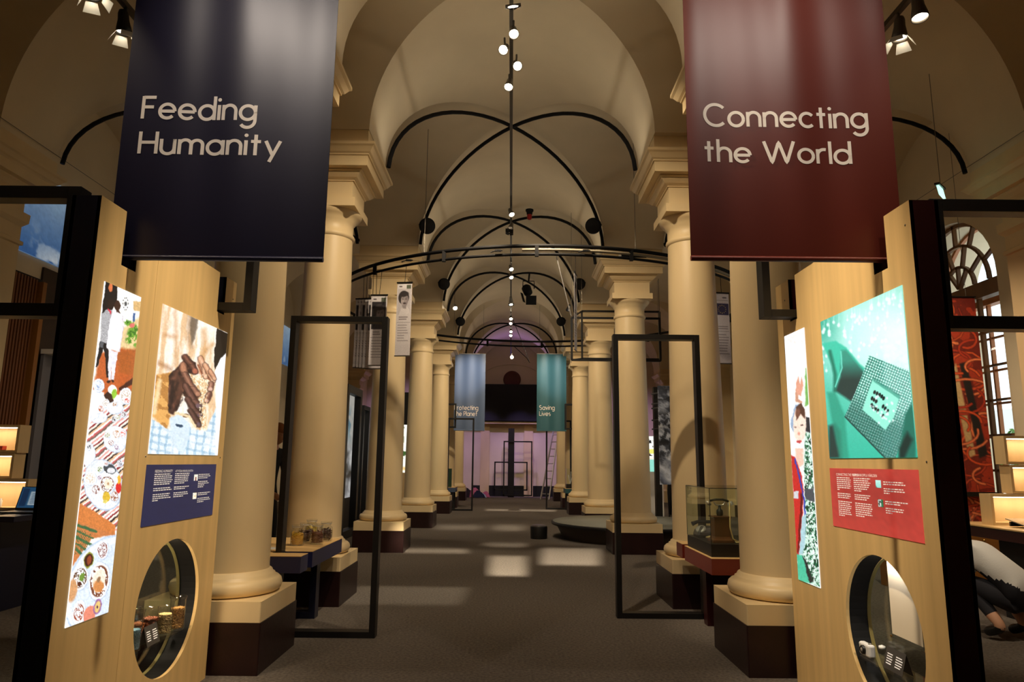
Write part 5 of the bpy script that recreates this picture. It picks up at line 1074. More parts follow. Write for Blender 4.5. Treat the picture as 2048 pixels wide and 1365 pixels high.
# ================================================================== HANGING PORTRAIT SHEETS
def portrait(seed, dark=False, beard=False):
    r = random.Random(seed); cx, cy = 52+r.uniform(-5, 5), 108+r.uniform(-4, 4)
    def f(p):
        p.fill((222, 216, 218)); p.poly([(7, 8), (93, 8), (93, 40), (7, 40)], (232, 228, 230), 2)
        bg = (44, 40, 44) if dark else (206, 200, 204); p.poly([(7, 42), (93, 42), (93, 215), (7, 215)], bg, 2); p.poly([(64, 16), (93, 16), (93, 42), (64, 42)], (92, 100, 84), 2); p.poly([(14, 22), (34, 22), (34, 30), (14, 30)], (110, 100, 104), 2)
        hair = (52, 46, 48) if not dark else (70, 64, 66); sk = (186, 176, 178) if not dark else (140, 130, 132)
        p.poly([(18, 215), (30, 176), (48, 160), (70, 160), (86, 180), (92, 215)], (70, 64, 68) if dark else (226, 220, 222), 4)
        p.ell(cx-2, cy-10, 36, 46, hair, 0, 4); p.ell(cx+4, cy+8, 25, 40, sk, 4, 4); p.poly([(cx-12, cy+40), (cx+18, cy+40), (cx+16, cy+66), (cx-6, cy+62)], tuple(int(c*.86) for c in sk), 5)
        p.ell(cx, cy-32, 31, 18, hair, -10, 5); p.ell(cx-26, cy+4, 6, 18, hair, 0, 4)
        for dx in (-7, 13): p.ell(cx+dx, cy+1, 6.5, 2.4, (64, 56, 58), 0, 3); p.line([(cx+dx-8, cy-7), (cx+dx+7, cy-8)], 3, (66, 58, 60), 2)
        p.line([(cx+5, cy), (cx+8, cy+16), (cx+2, cy+19)], 3, tuple(int(c*.7) for c in sk), 3); p.ell(cx+5, cy+33, 9, 2.6, (96, 80, 84), 0, 3)
        if beard: p.ell(cx+5, cy+27, 11, 4, (58, 50, 52), 0, 3)
        p.mix(np.clip((p.x-cx-8)/30, 0, .35)*(np.hypot((p.x-cx-4)/25, (p.y-cy-8)/40) < 1), (90, 80, 84))
        for k, (w, y) in enumerate(((60, 232), (66, 246))): p.line([(20, y), (20+w*(.6+.4*r.random()), y)], 7, (120, 110, 116), 3, .8)
        p.line([(6, 266), (94, 266)], 2, (110, 100, 106), 1.5)
        for k in range(7): p.line([(14, 286+k*17), (14+(40+34*r.random()), 286+k*17)], 5, (128, 118, 124), 3, .75)
        p.mix(np.clip((p.y-410)/60, 0, .12), (190, 180, 186))
    return f
def sheet(label, c, ang, w, h, fn, nx=40, ny=150):
    """printed sheet hung at its top centre c, turned by ang"""
    t = thing('hanging_portrait', label, 'poster', c, 'printed sheets hanging from the ring truss'); u = Vector((math.cos(ang), math.sin(ang), 0))
    o = Vector(c)-u*w/2
    f = picture('printed_sheet', o, u, (0, 0, -1), w, h, nx, ny, fn, M_PRINT, t, .003, False)
    MB().bar(o-u*.008, o+u*(w+.008), .014, .02).build('top_rail', M_BLACK, t); MB().bar(o-u*.004+Vector((0, 0, -h)), o+u*(w+.004)+Vector((0, 0, -h)), .008, .016).build('bottom_rail', M_GREY, t)
    MB().tube([c, Vector((c[0], RC.y-math.sqrt(RR_**2-(c[0]-RC.x)**2), ZR-.11))], .004, 6).build('hook', M_RODBLK, t)
    return t
sheet('single hanging sheet with a portrait of a moustached man', (-1.525, 9.55, 3.84), math.radians(-8), .215, 1.05, portrait(1, False, True))
sheet('frontmost sheet of the hanging bundle, portrait on a dark ground', (-1.93, 9.82, 3.72), math.radians(-4), .235, 1.03, portrait(2, True))
for k in range(5):
    a = math.asin((-2.02-.06*k-RC.x)/RR_); y = RC.y-RR_*math.cos(a)
    sheet('hanging sheet in the bundle behind the frontmost portrait, %s from the front' % ['second', 'third', 'fourth', 'fifth', 'rearmost'][k], (-2.02-.06*k, y+.02, 3.72+.012*k), math.radians(-6), .225, 1.05, portrait(3+k, k % 2 == 0), 12, 60)
sheet('hanging sheet seen almost edge-on by the slanting rod', (.845, 9.06, 3.86), math.radians(76), .22, 1.05, portrait(9))
def euro(p):
    p.fill((222, 216, 222)); p.poly([(6, 70), (96, 70), (96, 150), (6, 150)], (62, 58, 96), 1.5); p.line([(6, 14), (94, 14)], 1.5, (140, 132, 140)); p.line([(6, 50), (94, 50)], 1.5, (160, 152, 160)); p.line([(60, 32), (80, 32)], 9, (110, 104, 112), 3)
    for k in range(12): p.ell(51+26*math.cos(k*PI/6), 110+26*math.sin(k*PI/6), 2.8, 2.8, (226, 206, 120), 0, 1)
    for k, y in enumerate((226, 240)): p.line([(22, y), (84, y)], 6, (130, 122, 130), 3, .8)
    p.line([(6, 258), (94, 258)], 1.5, (120, 112, 120))
    for k in range(8): p.line([(14, 280+k*18), (70+(k*37) % 20, 280+k*18)], 6, (130, 122, 130), 3, .75)
sheet('hanging sheet with a blue flag of a circle of gold stars', (3.10, 10.04, 3.86), math.radians(8), .225, 1.06, euro)
# ================================================================== LEFT AISLE
def clouds(p):
    p.vgrad(0, (176, 196, 214), 70, (30, 84, 156)); n = p.nz(9, 7, 3, 5); m = np.clip((p.y-30)/25, 0, 1)*np.clip((p.x+10)/60, .3, 1); p.mix(m*np.clip((n-.5)*7, 0, 1), (226, 234, 240)); p.mix(np.clip((p.y-62)/22, 0, .9)*(n < .55), (14, 30, 66))
    b = p.nz(30, 8, 5, 3, 60); p.mix(np.clip(.9-p.y/50, 0, 1)*np.clip((b-.45)*3, 0, .7), (160, 196, 224))
def wall_picture(label, X, ya, yb, z0, z1, fn, m=M_DIMLIT, nx=80, ny=70):
    t = thing('wall_picture', label, 'picture', (X, (ya+yb)/2, z0), None); s = 1 if X < 0 else -1
    o = (X+s*.03, ya if s > 0 else yb, z1); picture('print', o, (0, s, 0), (0, 0, -1), yb-ya, z1-z0, nx, ny, fn, m, t, .028, False); return t
wall_picture('large blue picture of clouds over the earth high on the left wall', WXL+.005, 7.75, 9.6, 3.80, 4.85, clouds)
wall_picture('further blue sky picture high on the left wall, seen between two columns', WXL+.005, 16.4, 18.5, 3.80, 4.80, clouds)
q = MB(); y = 7.72
t = thing('slatted_screen', 'brown wood slatted screen standing against the left wall', 'screen', (WXL+.03, 8.0, 0)); MB().box(WXL+.005, WXL+.03, 7.70, 8.50, 0, 3.55).build('backing', M_DARK, t)
while y < 8.38: q.box(WXL+.03, WXL+.065, y, y+.028, .0, 3.52); y += .052
q.build('slats', mat('brown_slat_wood', rgb(120, 70, 32), 0.5, var=.2, scale=(8, 8, 1)), t); MB().box(WXL+.03, WXL+.12, 8.40, 8.47, 0, 3.5).build('end_post', mat('amber_wood', rgb(150, 98, 40), 0.45), t)
tag(MB().box(WXL+.004, WXL+.03, 8.505, 11.2, 0, 3.72).build('wall_board', mat('dark_brown_board', rgb(58, 40, 26), .5, var=.15, scale=(2, 2, 8))), 'dark brown board on the left wall beneath the cloud picture', 'board')
t = thing('partition_screen', 'grey partition panel with a pale metal pole and top rail', 'partition', (-5.8, 8.9, 0))
MB().box(-5.86, -5.82, 8.56, 9.9, 0, 2.62).build('panel', mat('grey_panel', rgb(120, 118, 124), 0.6), t); MB().tube([(-5.76, 8.75, 0), (-5.76, 8.75, 2.60)], .035, 12).build('pole', M_WHITE, t); MB().box(-5.86, -5.70, 8.55, 9.9, 2.62, 2.68).build('top_rail', M_WHITE, t)
for z in (1.3, 2.25): MB().lathe([(.042, 0), (.042, .03)], 14, (-5.76, 8.75, z)).build('pole_collar', M_ALU, t)
# lit display boxes, desk and laptop
M_BEECHL = mat('pale_beech', rgb(216, 186, 136), 0.45, var=.06, scale=(10, 10, 1)); M_LED = mat('led_strip', (1, .9, .72, 1), emit=9, emit_col=(1, .86, .64, 1))
def lit_box(label, x0, x1, y, d, z0, z1, w=.025, extras=0):
    t = thing('lit_display_box', label, 'display box', ((x0+x1)/2, y, z0), 'lit beech display boxes'); q = MB()
    q.box(x0, x0+w, y, y+d, z0, z1); q.box(x1-w, x1, y, y+d, z0, z1); q.box(x0+w, x1-w, y, y+d, z1-w, z1); q.box(x0+w, x1-w, y, y+d, z0, z0+w); q.box(x0+w, x1-w, y+d-.012, y+d, z0+w, z1-w)
    q.build('box', M_BEECHL, t); MB().box(x0+w+.02, x1-w-.02, y+.03, y+.05, z1-w-.008, z1-w-.001).build('led_strip', M_LED, t)
    area(((x0+x1)/2, y+.05, z1-w-.015), ((x0+x1)/2, y+.09, z0), 1.5*(x1-x0), (x1-x0)*.8, .02, SOFT)
    return t
YD = 6.55
def pxx(px, y): return at_y(px, 950, y).x
t = thing('display_desk', 'dark navy desk at the left edge with a glass top and a laptop on it', 'desk', (-5.0, 6.6, 0))
MB().box(-5.30, -4.26, 6.15, 7.0, .795, .845).build('desk_top', M_NAVY, t, bevel=.003); MB().box(-5.28, -4.50, 6.18, 6.55, .8455, .852).build('glass_plate', mat('smoked_glass', rgb(60, 58, 56), 0.06), t)
for x in (-5.28, -4.62): MB().box(x, x+.12, 6.3, 6.9, 0, .79).build('leg', M_NAVY, t)
MB().box(-4.80, -4.62, 6.26, 6.29, .55, .70).build('steel_plate', M_GREY, t)
lit_box('lit beech display box standing on the left desk, lowest of the stack', -5.30, -4.62, 6.80, .18, .85, 1.14); lit_box('lit beech display box, middle one of the stack at the left edge', -5.30, -4.80, 6.82, .16, 1.145, 1.385); lit_box('lit beech display box, topmost of the stack at the left edge', -5.30, -4.78, 6.82, .16, 1.39, 1.66)
for k, (x, c, h) in enumerate(((-5.16, (60, 90, 150), .05), (-5.02, (170, 60, 50), .04))): tag(MB().box(x, x+.08, 6.84, 6.90, 1.416, 1.416+h).build('small_booklet_box', mat('booklet_%d' % k, rgb(*c), .5), bevel=.004), ['small blue box in the topmost lit display box', 'small red box in the topmost lit display box'][k], 'box')
for k in range(3): tag(MB().lathe([(.012, 0), (.014, .06), (.008, .065), (.008, .08)], 12, (-5.0+.05*k, 6.86, .876)).build('small_bottle', M_WHITE), ['left', 'middle', 'right'][k]+' of three tiny pale bottles in the lowest lit box', 'bottle')
t = thing('laptop', 'open dark laptop with a blue screen on the left desk', 'laptop', (-4.46, 6.55, .846))
MB().box(-4.62, -4.30, 6.44, 6.66, .8525, .862).build('keyboard_base', M_BLACK, t, bevel=.003); MB().obox((-4.46, 6.70, .968), (.16, 0, 0), (0, .035, .105), (0, .004, -.0013)).build('lid', M_BLACK, t)
def screen(p): p.fill((40, 96, 140)); p.poly([(30, 14), (92, 14), (92, 56), (30, 56)], (200, 220, 232), 1); [p.line([(36, 20+k*5), (60+(k*17) % 26, 20+k*5)], 1.6, (96, 130, 160), 1) for k in range(7)]; p.poly([(4, 4), (24, 4), (24, 60), (4, 60)], (24, 60, 100), 1)
picture('screen', (-4.61, 6.6695+.058, 1.069), (1, 0, 0), Vector((0, -.07, -.21)).normalized(), .30, .195, 40, 26, screen, M_DIMLIT, t, .001, False)
tag(MB().box(-5.0, -4.7, 6.4, 6.8, 0, .10).build('storage_box', mat('amber_carton', rgb(150, 110, 50), .6), bevel=.01), 'low amber box on the floor below the left desk', 'box')

# tall black portal with a black and white landscape, third column
t = open_frame('open_frame', 'tall black portal frame beside the third left column, landscape print behind it', 12.15, 13.35, -2.98, 0, 2.68, .14, .12, axis='y')
def bw(p):
    n = p.nz(26, 10, 7, 5); p.vgrad(0, (226, 224, 214), 60, (206, 206, 200)); m = np.clip((p.y-34)/12, 0, 1); p.mix(m, (150, 150, 152)); p.mix(m*np.clip((n-.5)*8, 0, 1), (236, 236, 236)); p.mix(m*np.clip((.46-n)*9, 0, 1), (20, 20, 22)); p.mix(np.clip((p.y-110)/50, 0, .7)*(n < .55), (24, 24, 26)); k = p.nz(14, 10, 2, 3); p.mix(np.clip(1-np.abs(p.y-26)/14, 0, 1)*(k > .55), (100, 150, 170))
wt = thing('landscape_print', 'tall black and white landscape print standing behind the black portal', 'picture', (-3.35, 13.4, 0)); picture('print', (-3.35, 12.0, 2.85), (0, 1, 0), (0, 0, -1), 2.9, 2.25, 70, 60, bw, M_DIMLIT, wt, .05, False)
MB().box(-3.42, -3.36, 12.0, 14.9, 0, .62).build('stand', M_DARK, wt)
open_frame('open_frame', 'second black portal frame just beyond the landscape portal', 14.0, 14.6, -3.05, 0, 2.45, .08, .10, axis='y')
def plants(p):
    p.fill((250, 250, 236)); n = p.nz(9, 9, 3, 4); p.mix((n > .60), (60, 90, 40)); p.mix(np.clip((p.y-95)/3, 0, 1), (236, 200, 130)); p.mix(np.clip((p.y-102)/3, 0, 1)*(n < .62), (250, 248, 230)); p.mix(np.clip((p.y-190)/3, 0, 1), (232, 190, 120)); p.mix(np.clip((p.y-198)/3, 0, 1), (196, 210, 230))
t = thing('lit_board', 'bright board of plant drawings seen between the third and fourth left columns', 'light board', (-2.7, 17.2, 0)); a, b = at_y(796, 850, 17.2), at_y(822, 946, 17.2); picture('print', (a.x-.35, 17.2, a.z), (1, 0, 0), (0, 0, -1), b.x-a.x+.7, a.z-b.z, 30, 60, plants, M_LIT, t, .05, False); MB().box(a.x-.35, b.x+.35, 17.21, 17.26, 0, b.z).build('lower_panel', M_BEECHL, t); MB().box(a.x-.4, b.x+.4, 17.2, 17.3, a.z, a.z+.8).build('black_header', M_BLACK, t)

# ================================================================== RIGHT AISLE
def cables(p):
    p.fill((120, 34, 20)); r = random.Random(8)
    n0 = p.nz(20, 20, 2); p.mix(n0 > .5, (176, 56, 28))
    for k in range(120):
        cx, cy = r.uniform(-5, 105), r.choice((r.uniform(0, 110), r.uniform(120, 320), r.uniform(120, 320))); rad = r.uniform(9, 38); a0 = r.uniform(0, 360); sw = r.uniform(90, 260); el = r.uniform(.5, 1.2); c = r.choice(((206, 70, 34), (226, 92, 44), (170, 46, 26), (238, 128, 76), (150, 36, 22), (214, 80, 40)))
        P = [(cx+rad*math.cos(math.radians(a0+sw*u/9)), cy+rad*el*math.sin(math.radians(a0+sw*u/9))) for u in range(10)]; w = r.uniform(1.4, 3.4); p.line(P, w+1.2, (50, 10, 8), 1.2, .8); p.line(P, w, c, 1.2)
    p.poly([(62, 82), (70, 80), (82, 186), (74, 190)], (206, 174, 120), 2); p.poly([(74, 80), (82, 78), (96, 186), (86, 190)], (30, 26, 24), 2); [p.line([(20+k*16, 120), (24+k*16, 190)], 5, (214, 190, 140) if k % 2 else (34, 26, 24), 2) for k in range(3)]
    for k in range(46):
        cx, cy = r.uniform(30, 100), r.uniform(60, 330); rad = r.uniform(14, 34); a0 = r.uniform(0, 360); P = [(cx+rad*math.cos(math.radians(a0+18*u)), cy+rad*.6*math.sin(math.radians(a0+18*u))) for u in range(9)]; p.line(P, 3.6, (60, 12, 8), 1.2, .7); p.line(P, 2.4, r.choice(((226, 86, 40), (244, 132, 80), (190, 58, 30))), 1.2)
    for k in range(4): p.line([(40+k*9, 250), (52+k*9, 330)], 1.6, (150, 140, 140), 1.5, .7)
    p.mix(np.clip((p.y-300)/20, 0, .75), (176, 46, 24))
YC = 7.95
a, b = at_y(1949, 596, YC), at_y(1986, 1052, YC); t = thing('cable_print', 'tall hanging print of tangled orange-red cables in front of the arched window', 'poster', (a.x-.45, YC, b.z))
picture('print', (a.x-.98, YC, a.z), (1, 0, 0), (0, 0, -1), .98, a.z-b.z, 110, 300, cables, M_PRINT, t, .01, False); [MB().tube([(x_, YC, a.z), (x_, YC, vault_z(x_, YC)-.012)], .003, 6).build('wire', M_GREY, t) for x_ in (a.x-.9, a.x-.1)]; MB().bar((a.x-.99, YC, a.z+.008), (a.x+.01, YC, a.z+.008), .02, .016).build('top_rail', M_BLACK, t); c_ = at_y(1930, 989, YC-.03).z; MB().bar((a.x-1.0, YC-.03, c_), (a.x+.01, YC-.03, c_), .03, .05).build('cross_bar', M_BLACK, t)
p = at_y(1882, 384, 7.4); t = thing('exit_sign', 'small lit green and white emergency sign above the tall boy photograph panel', 'sign', p); MB().obox(p, (.10, .12, .02), (.01, -.008, 0), (-.01, 0, .055)).build('sign_box', mat('lit_sign_face', rgb(190, 245, 225), .4, emit=1.6, emit_col=rgb(180, 245, 220)), t); MB().obox(p+Vector((-.005, 0, .065)), (.13, .15, .03), (.02, -.016, 0), (0, 0, .012)).build('housing', M_BLACK, t); MB().tube([p+Vector((0, 0, .07)), (p.x, p.y, vault_z(p.x, p.y)-.012)], .004, 6).build('wire', M_GREY, t)
q = MB(); q.tube([(-5.32, 2.5, 4.82), (-5.30, 10.0, 4.80)], .004, 6); tag(q.build('tension_wire', M_GREY), 'thin taut wire along the top of the left wall cornices', 'wire'); q = MB(); q.tube([(5.32, 2.5, 4.82), (5.30, 10.0, 4.80)], .004, 6); tag(q.build('tension_wire', M_GREY), 'thin taut wire along the top of the right wall cornices', 'wire')
# right desk with lit boxes, wood chest behind
t = thing('display_desk', 'dark maroon desk at the right edge carrying lit beech boxes', 'desk', (4.9, 6.7, 0)); MB().box(4.42, 5.34, 6.0, 7.15, .70, .80).build('desk_top', M_MAROON, t, bevel=.003); MB().box(4.40, 5.34, 5.98, 7.17, .8005, .812).build('top_board', M_BEECHX, t)
MB().box(4.56, 4.60, 6.2, 6.7, .0, .70).build('leg', M_DARK, t); MB().box(4.60, 5.0, 6.55, 6.60, 0, .70).build('leg', M_DARK, t)
t = thing('glass_book', 'slanted glass reading plate lying on the right desk', 'plate', (4.75, 6.4, .813)); MB().obox((4.80, 6.45, .852), (.22, .0, 0), (0, .16, .03), (0, -.001, .004)).build('plate', mat('mirror_plate', rgb(170, 165, 155), .08, metal=.6), t); MB().obox((4.80, 6.58, .838), (.2, 0, 0), (0, .01, 0), (0, 0, .02)).build('rest', M_BLACK, t)
lit_box('lit beech display box lying on the right desk, lowest of the stack', 4.54, 5.4, 6.72, .16, .813, 1.10); lit_box('lit beech display box, middle one of the stack at the right edge', 4.77, 5.45, 6.74, .15, 1.105, 1.375); lit_box('lit beech display box, topmost of the stack at the right edge', 4.74, 5.45, 6.74, .15, 1.38, 1.65)
t = thing('wooden_chest', 'brown wooden chest of panels behind the right desk', 'chest', (5.1, 8.2, 0)); M_CHEST = mat('honey_brown_wood', rgb(140, 92, 40), .4, var=.2, scale=(2, 2, 10)); MB().box(4.3, 5.85, 7.99, 8.4, 0, .74).build('carcass', M_CHEST, t, bevel=.008)
for k in range(4):
    for j in range(2): MB().box(4.34+k*.375, 4.68+k*.375, 7.975, 7.989, .06+j*.34, .36+j*.34).build('drawer_front', M_CHEST, t, bevel=.006); MB().lathe([(.012, 0), (.014, .015), (0, .02)], 10, (4.51+k*.375, 7.974, .21+j*.34), axis=(0, -1, 0)).build('knob', M_BRASS, t)
# hanging grey print, bright board and rack further up the right aisle
def cloth(p):
    p.fill((150, 158, 176)); n = p.nz(22, 12, 4, 5, 35); p.mix(np.clip((n-.5)*5, 0, .9), (226, 232, 242)); p.mix(np.clip((.47-n)*6, 0, .9), (52, 56, 68)); p.mix(np.clip(1-np.abs(p.y-34)/12, 0, 1)*(p.nz(12, 8, 9) > .5), (40, 42, 50)); f = np.sin((p.y*.10+np.abs(p.x-52)*.12)); p.mix(np.clip((p.y-190)/60, 0, .8)*np.clip(f, 0, 1), (216, 224, 240)); p.mix(np.clip((p.y-190)/60, 0, .7)*np.clip(-f, 0, 1), (96, 104, 128)); k = p.nz(10, 14, 6, 4); p.mix(np.clip((p.y-60)/20, 0, 1)*np.clip((200-p.y)/30, 0, 1)*(k < .46)*.8, (30, 32, 38))
a, b = at_y(1315, 772, 14), at_y(1342, 970, 14); t = thing('cloth_print', 'hanging grey print of draped cloth between the two nearest right columns', 'poster', (a.x, 14, b.z)); picture('print', (a.x, 14, a.z), (1, 0, 0), (0, 0, -1), .75, a.z-b.z, 60, 170, cloth, M_PRINT, t, .008, False); [MB().tube([(x_, 14, a.z), (x_, 14, vault_z(x_, 14)-.012)], .003, 6).build('wire', M_GREY, t) for x_ in (a.x+.05, a.x+.7)]
def birds(p):
    p.fill((244, 244, 236)); n = p.nz(13, 13, 21, 3); p.mix((n > .62)*(p.y < 120), (26, 26, 26)); p.ell(50, 92, 30, 14, (230, 226, 110), 0, 4); p.mix(np.clip((p.y-128)/2, 0, 1), (236, 232, 214)); p.mix(np.clip((p.y-140)/2, 0, 1), (140, 214, 196))
a, b = at_y(1296, 873, 17), at_y(1318, 944, 17); t = thing('lit_board', 'bright board of black shapes beside the hanging grey cloth print', 'light board', (a.x, 17, 0)); picture('print', (a.x-.1, 17, a.z), (1, 0, 0), (0, 0, -1), b.x-a.x+.15, a.z-b.z, 40, 90, birds, M_LIT, t, .05, False); MB().box(a.x-.1, b.x+.1, 17.01, 17.06, .0, b.z).build('panel', M_WHITE, t)
t = thing('equipment_rack', 'black rack with arms behind the hanging cloth print', 'rack', (3.5, 16, 0)); MB().box(3.28, 3.42, 16, 16.15, 0, 3.1).build('column', M_BLACK, t)
for k, z in enumerate((2.15, 2.35, 2.62, 2.72, 2.95)): MB().bar((3.2, 15.9, z-.03), (3.75, 15.7, z+.06), .03, .03).build('arm', M_BLACK, t)

# ================================================================== FAR END OF THE NAVE
tag(MB().box(-1.62, 1.58, 28.1, 28.45, 2.99, 4.47).build('black_screen_box', M_DARK), 'wide black box hanging high in front of the far wall', 'screen box'); MB_l = MB().box(-1.9, 1.86, 28.2, 28.58, 2.88, 2.96); struct(MB_l.build('trim_15', M_CREAM))
for k, x in enumerate((-1.05, .72)): struct(MB().box(x-.18, x+.18, 28.52, 28.6, 0, 2.9).build('trim_%d' % (16+k), M_CREAM))
tag(MB().lathe([(.36, 0), (.36, .03), (.30, .05), (.28, .03), (0, .02)], 28, (0.02, 28.585, 4.72), axis=(0, -1, 0)).build('roundel', mat('brown_roundel', rgb(96, 48, 36), .6)), 'small brown roundel in the lunette above the black box', 'roundel')
q = MB(); N = 24
for k in range(N): a, b = PI*k/N, PI*(k+1)/N; q.bar((.0+1.25*math.cos(a), 28.57, 4.75+.62*math.sin(a)), (.0+1.25*math.cos(b), 28.57, 4.75+.62*math.sin(b)), .05, .05, 0, (0, 1, 0))
struct(q.build('trim_18', M_PLASTER))
t = thing('frame_sculpture', 'black post crossed by two thin rectangular frames standing before the violet wall', 'stand', (.02, 27.9, 0)); MB().box(-.105, .135, 27.82, 27.95, 0, 2.68).build('post', M_BLACK, t)
for (x0, x1, z0, z1, y) in ((-.29, .85, .05, 2.18, 27.76), (-.65, .67, .25, 1.37, 27.97)):
    q = MB(); q.box(x0, x0+.05, y, y+.05, z0, z1); q.box(x1-.05, x1, y, y+.05, z0, z1); q.box(x0, x1, y, y+.05, z1-.05, z1); q.box(x0, x1, y, y+.05, z0, z0+.05); q.build('thin_frame', M_BLACK, t)
t = thing('aluminium_ladder', 'aluminium ladder leaning beside the last right column', 'ladder', (1.35, 26.4, 0))
def lerp(a, b, u): return Vector(a)*(1-u)+Vector(b)*u
for s in (0, 1): MB().bar((1.12+.30*s, 26.25-.2*s, 0), (1.66+.18*s, 27.3-.2*s, 2.62), .035, .07).build('side_rail', M_ALU, t)
for k in range(9): u = .08+.105*k; MB().bar(lerp((1.12, 26.25, 0), (1.66, 27.3, 2.62), u), lerp((1.42, 26.05, 0), (1.84, 27.1, 2.62), u), .03, .03).build('rung', M_ALU, t)
t = thing('fabric_heap', 'heap of pink, blue and dark fabric on the floor at the far left', 'heap', (-1.35, 27.4, 0)); rr = random.Random(4)
for k, (c, x, y, s, h) in enumerate(((rgb(40, 30, 46), -1.72, 27.5, .30, .34), (rgb(198, 110, 150), -1.38, 27.4, .26, .36), (rgb(30, 34, 70), -1.25, 27.25, .24, .26), (rgb(160, 180, 220), -1.08, 27.3, .16, .16), (rgb(190, 100, 140), -.95, 27.5, .18, .22), (rgb(170, 120, 60), -1.85, 27.3, .14, .2))):
    q = MB(); n = 18; vs = [(x, y, h)]
    for j in range(1, 6):
        for i in range(n): a = 2*PI*i/n; r_ = s*j/5*(1+.25*math.sin(3*a+k)+.12*math.sin(7*a+k*2)); vs.append((x+r_*math.cos(a), y+r_*math.sin(a)*.8, max(.004, h*(1-(j/5)**2)+.03*math.sin(5*a+j*2+k))))
    q.add(vs, [(0, 1+i, 1+(i+1) % n) for i in range(n)]+[(1+(j-1)*n+i, 1+j*n+i, 1+j*n+(i+1) % n, 1+(j-1)*n+(i+1) % n) for j in range(1, 5) for i in range(n)], 0, True); q.build('crumpled_cloth', mat('heap_cloth_%d' % k, c, .9), t)
def small_table(label, x0, x1, y0, y1, m_edge):
    t = thing('display_table', label, 'table', ((x0+x1)/2, (y0+y1)/2, 0), 'display tables between the columns'); MB().box(x0, x1, y0, y1, ZT-.004, ZT).build('table_top', M_BEECHX, t); MB().box(x0, x1, y0, y1, ZT-.13, ZT-.0045).build('edge_box', m_edge, t)
    for y in (y0+.03, y1-.14): MB().box(x0+.05, x1-.05, y, y+.1, 0, ZT-.13).build('leg', M_BLACK, t)
    return t
small_table('far small table with a slate blue edge beside the sixth left column', -2.3, -1.56, 20.05, 20.85, mat('slate_edge', rgb(70, 84, 110), .5)); small_table('far small table with a teal edge beside the fifth right column', 1.55, 2.3, 20.0, 20.8, mat('teal_edge', rgb(40, 84, 90), .5))
tag(MB().box(-1.92, -1.70, 20.3, 20.5, ZT+.0005, ZT+.52).build('green_display_case', mat('dark_green_moss', rgb(24, 54, 36), .6)), 'tall dark green display block on the far slate-edged table', 'display case')
t = thing('glass_cylinder_case', 'far glass case with pale twigs on the teal-edged table', 'display case', (1.72, 20.4, ZT)); MB().box(1.60, 1.86, 20.28, 20.52, ZT+.0005, ZT+.12).build('plinth', M_BLACK, t); MB().box(1.60, 1.86, 20.28, 20.52, ZT+.121, ZT+.56).build('glass', M_CASE, t)
q = MB()
for k in range(9): q.tube([(1.72, 20.4, ZT+.125), (1.72+rr.uniform(-.1, .1), 20.4+rr.uniform(-.08, .08), ZT+rr.uniform(.3, .5))], .006, 5)
q.build('twigs', M_WHITE, t)
# round platform and drum stool
t = thing('round_platform', 'low round grey platform with a dark rim between the third and fourth right columns', 'platform', (2.3, 13.17, 0)); PC = (2.3, 13.17, 0)
MB().lathe([(1.33, 0), (1.45, .235)], 72, PC).build('tapered_base', mat('dark_olive_base', rgb(58, 48, 34), .55), t); MB().lathe([(1.45, .236), (1.53, .24), (1.54, .255), (1.54, .285), (1.53, .295), (1.515, .2955)], 72, PC).build('rim', M_BLACK, t); MB().lathe([(1.514, .2956), (1.514, .300), (0, .300)], 72, PC).build('platform_top', mat('grey_green_top', rgb(128, 126, 112), .6, var=.08, scale=(2, 2, 2)), t)
t = thing('drum_stool', 'short dark drum-shaped stool at the edge of the round platform', 'stool', (.52, 12.95, 0)); MB().lathe([(.15, 0), (.155, .20), (.15, .215)], 36, (.52, 12.95, 0)).build('drum', M_BLACK, t); MB().lathe([(.14, .2155), (.14, .232), (.12, .238), (0, .238)], 36, (.52, 12.95, 0)).build('seat', mat('grey_vinyl', rgb(86, 78, 76), .3), t)

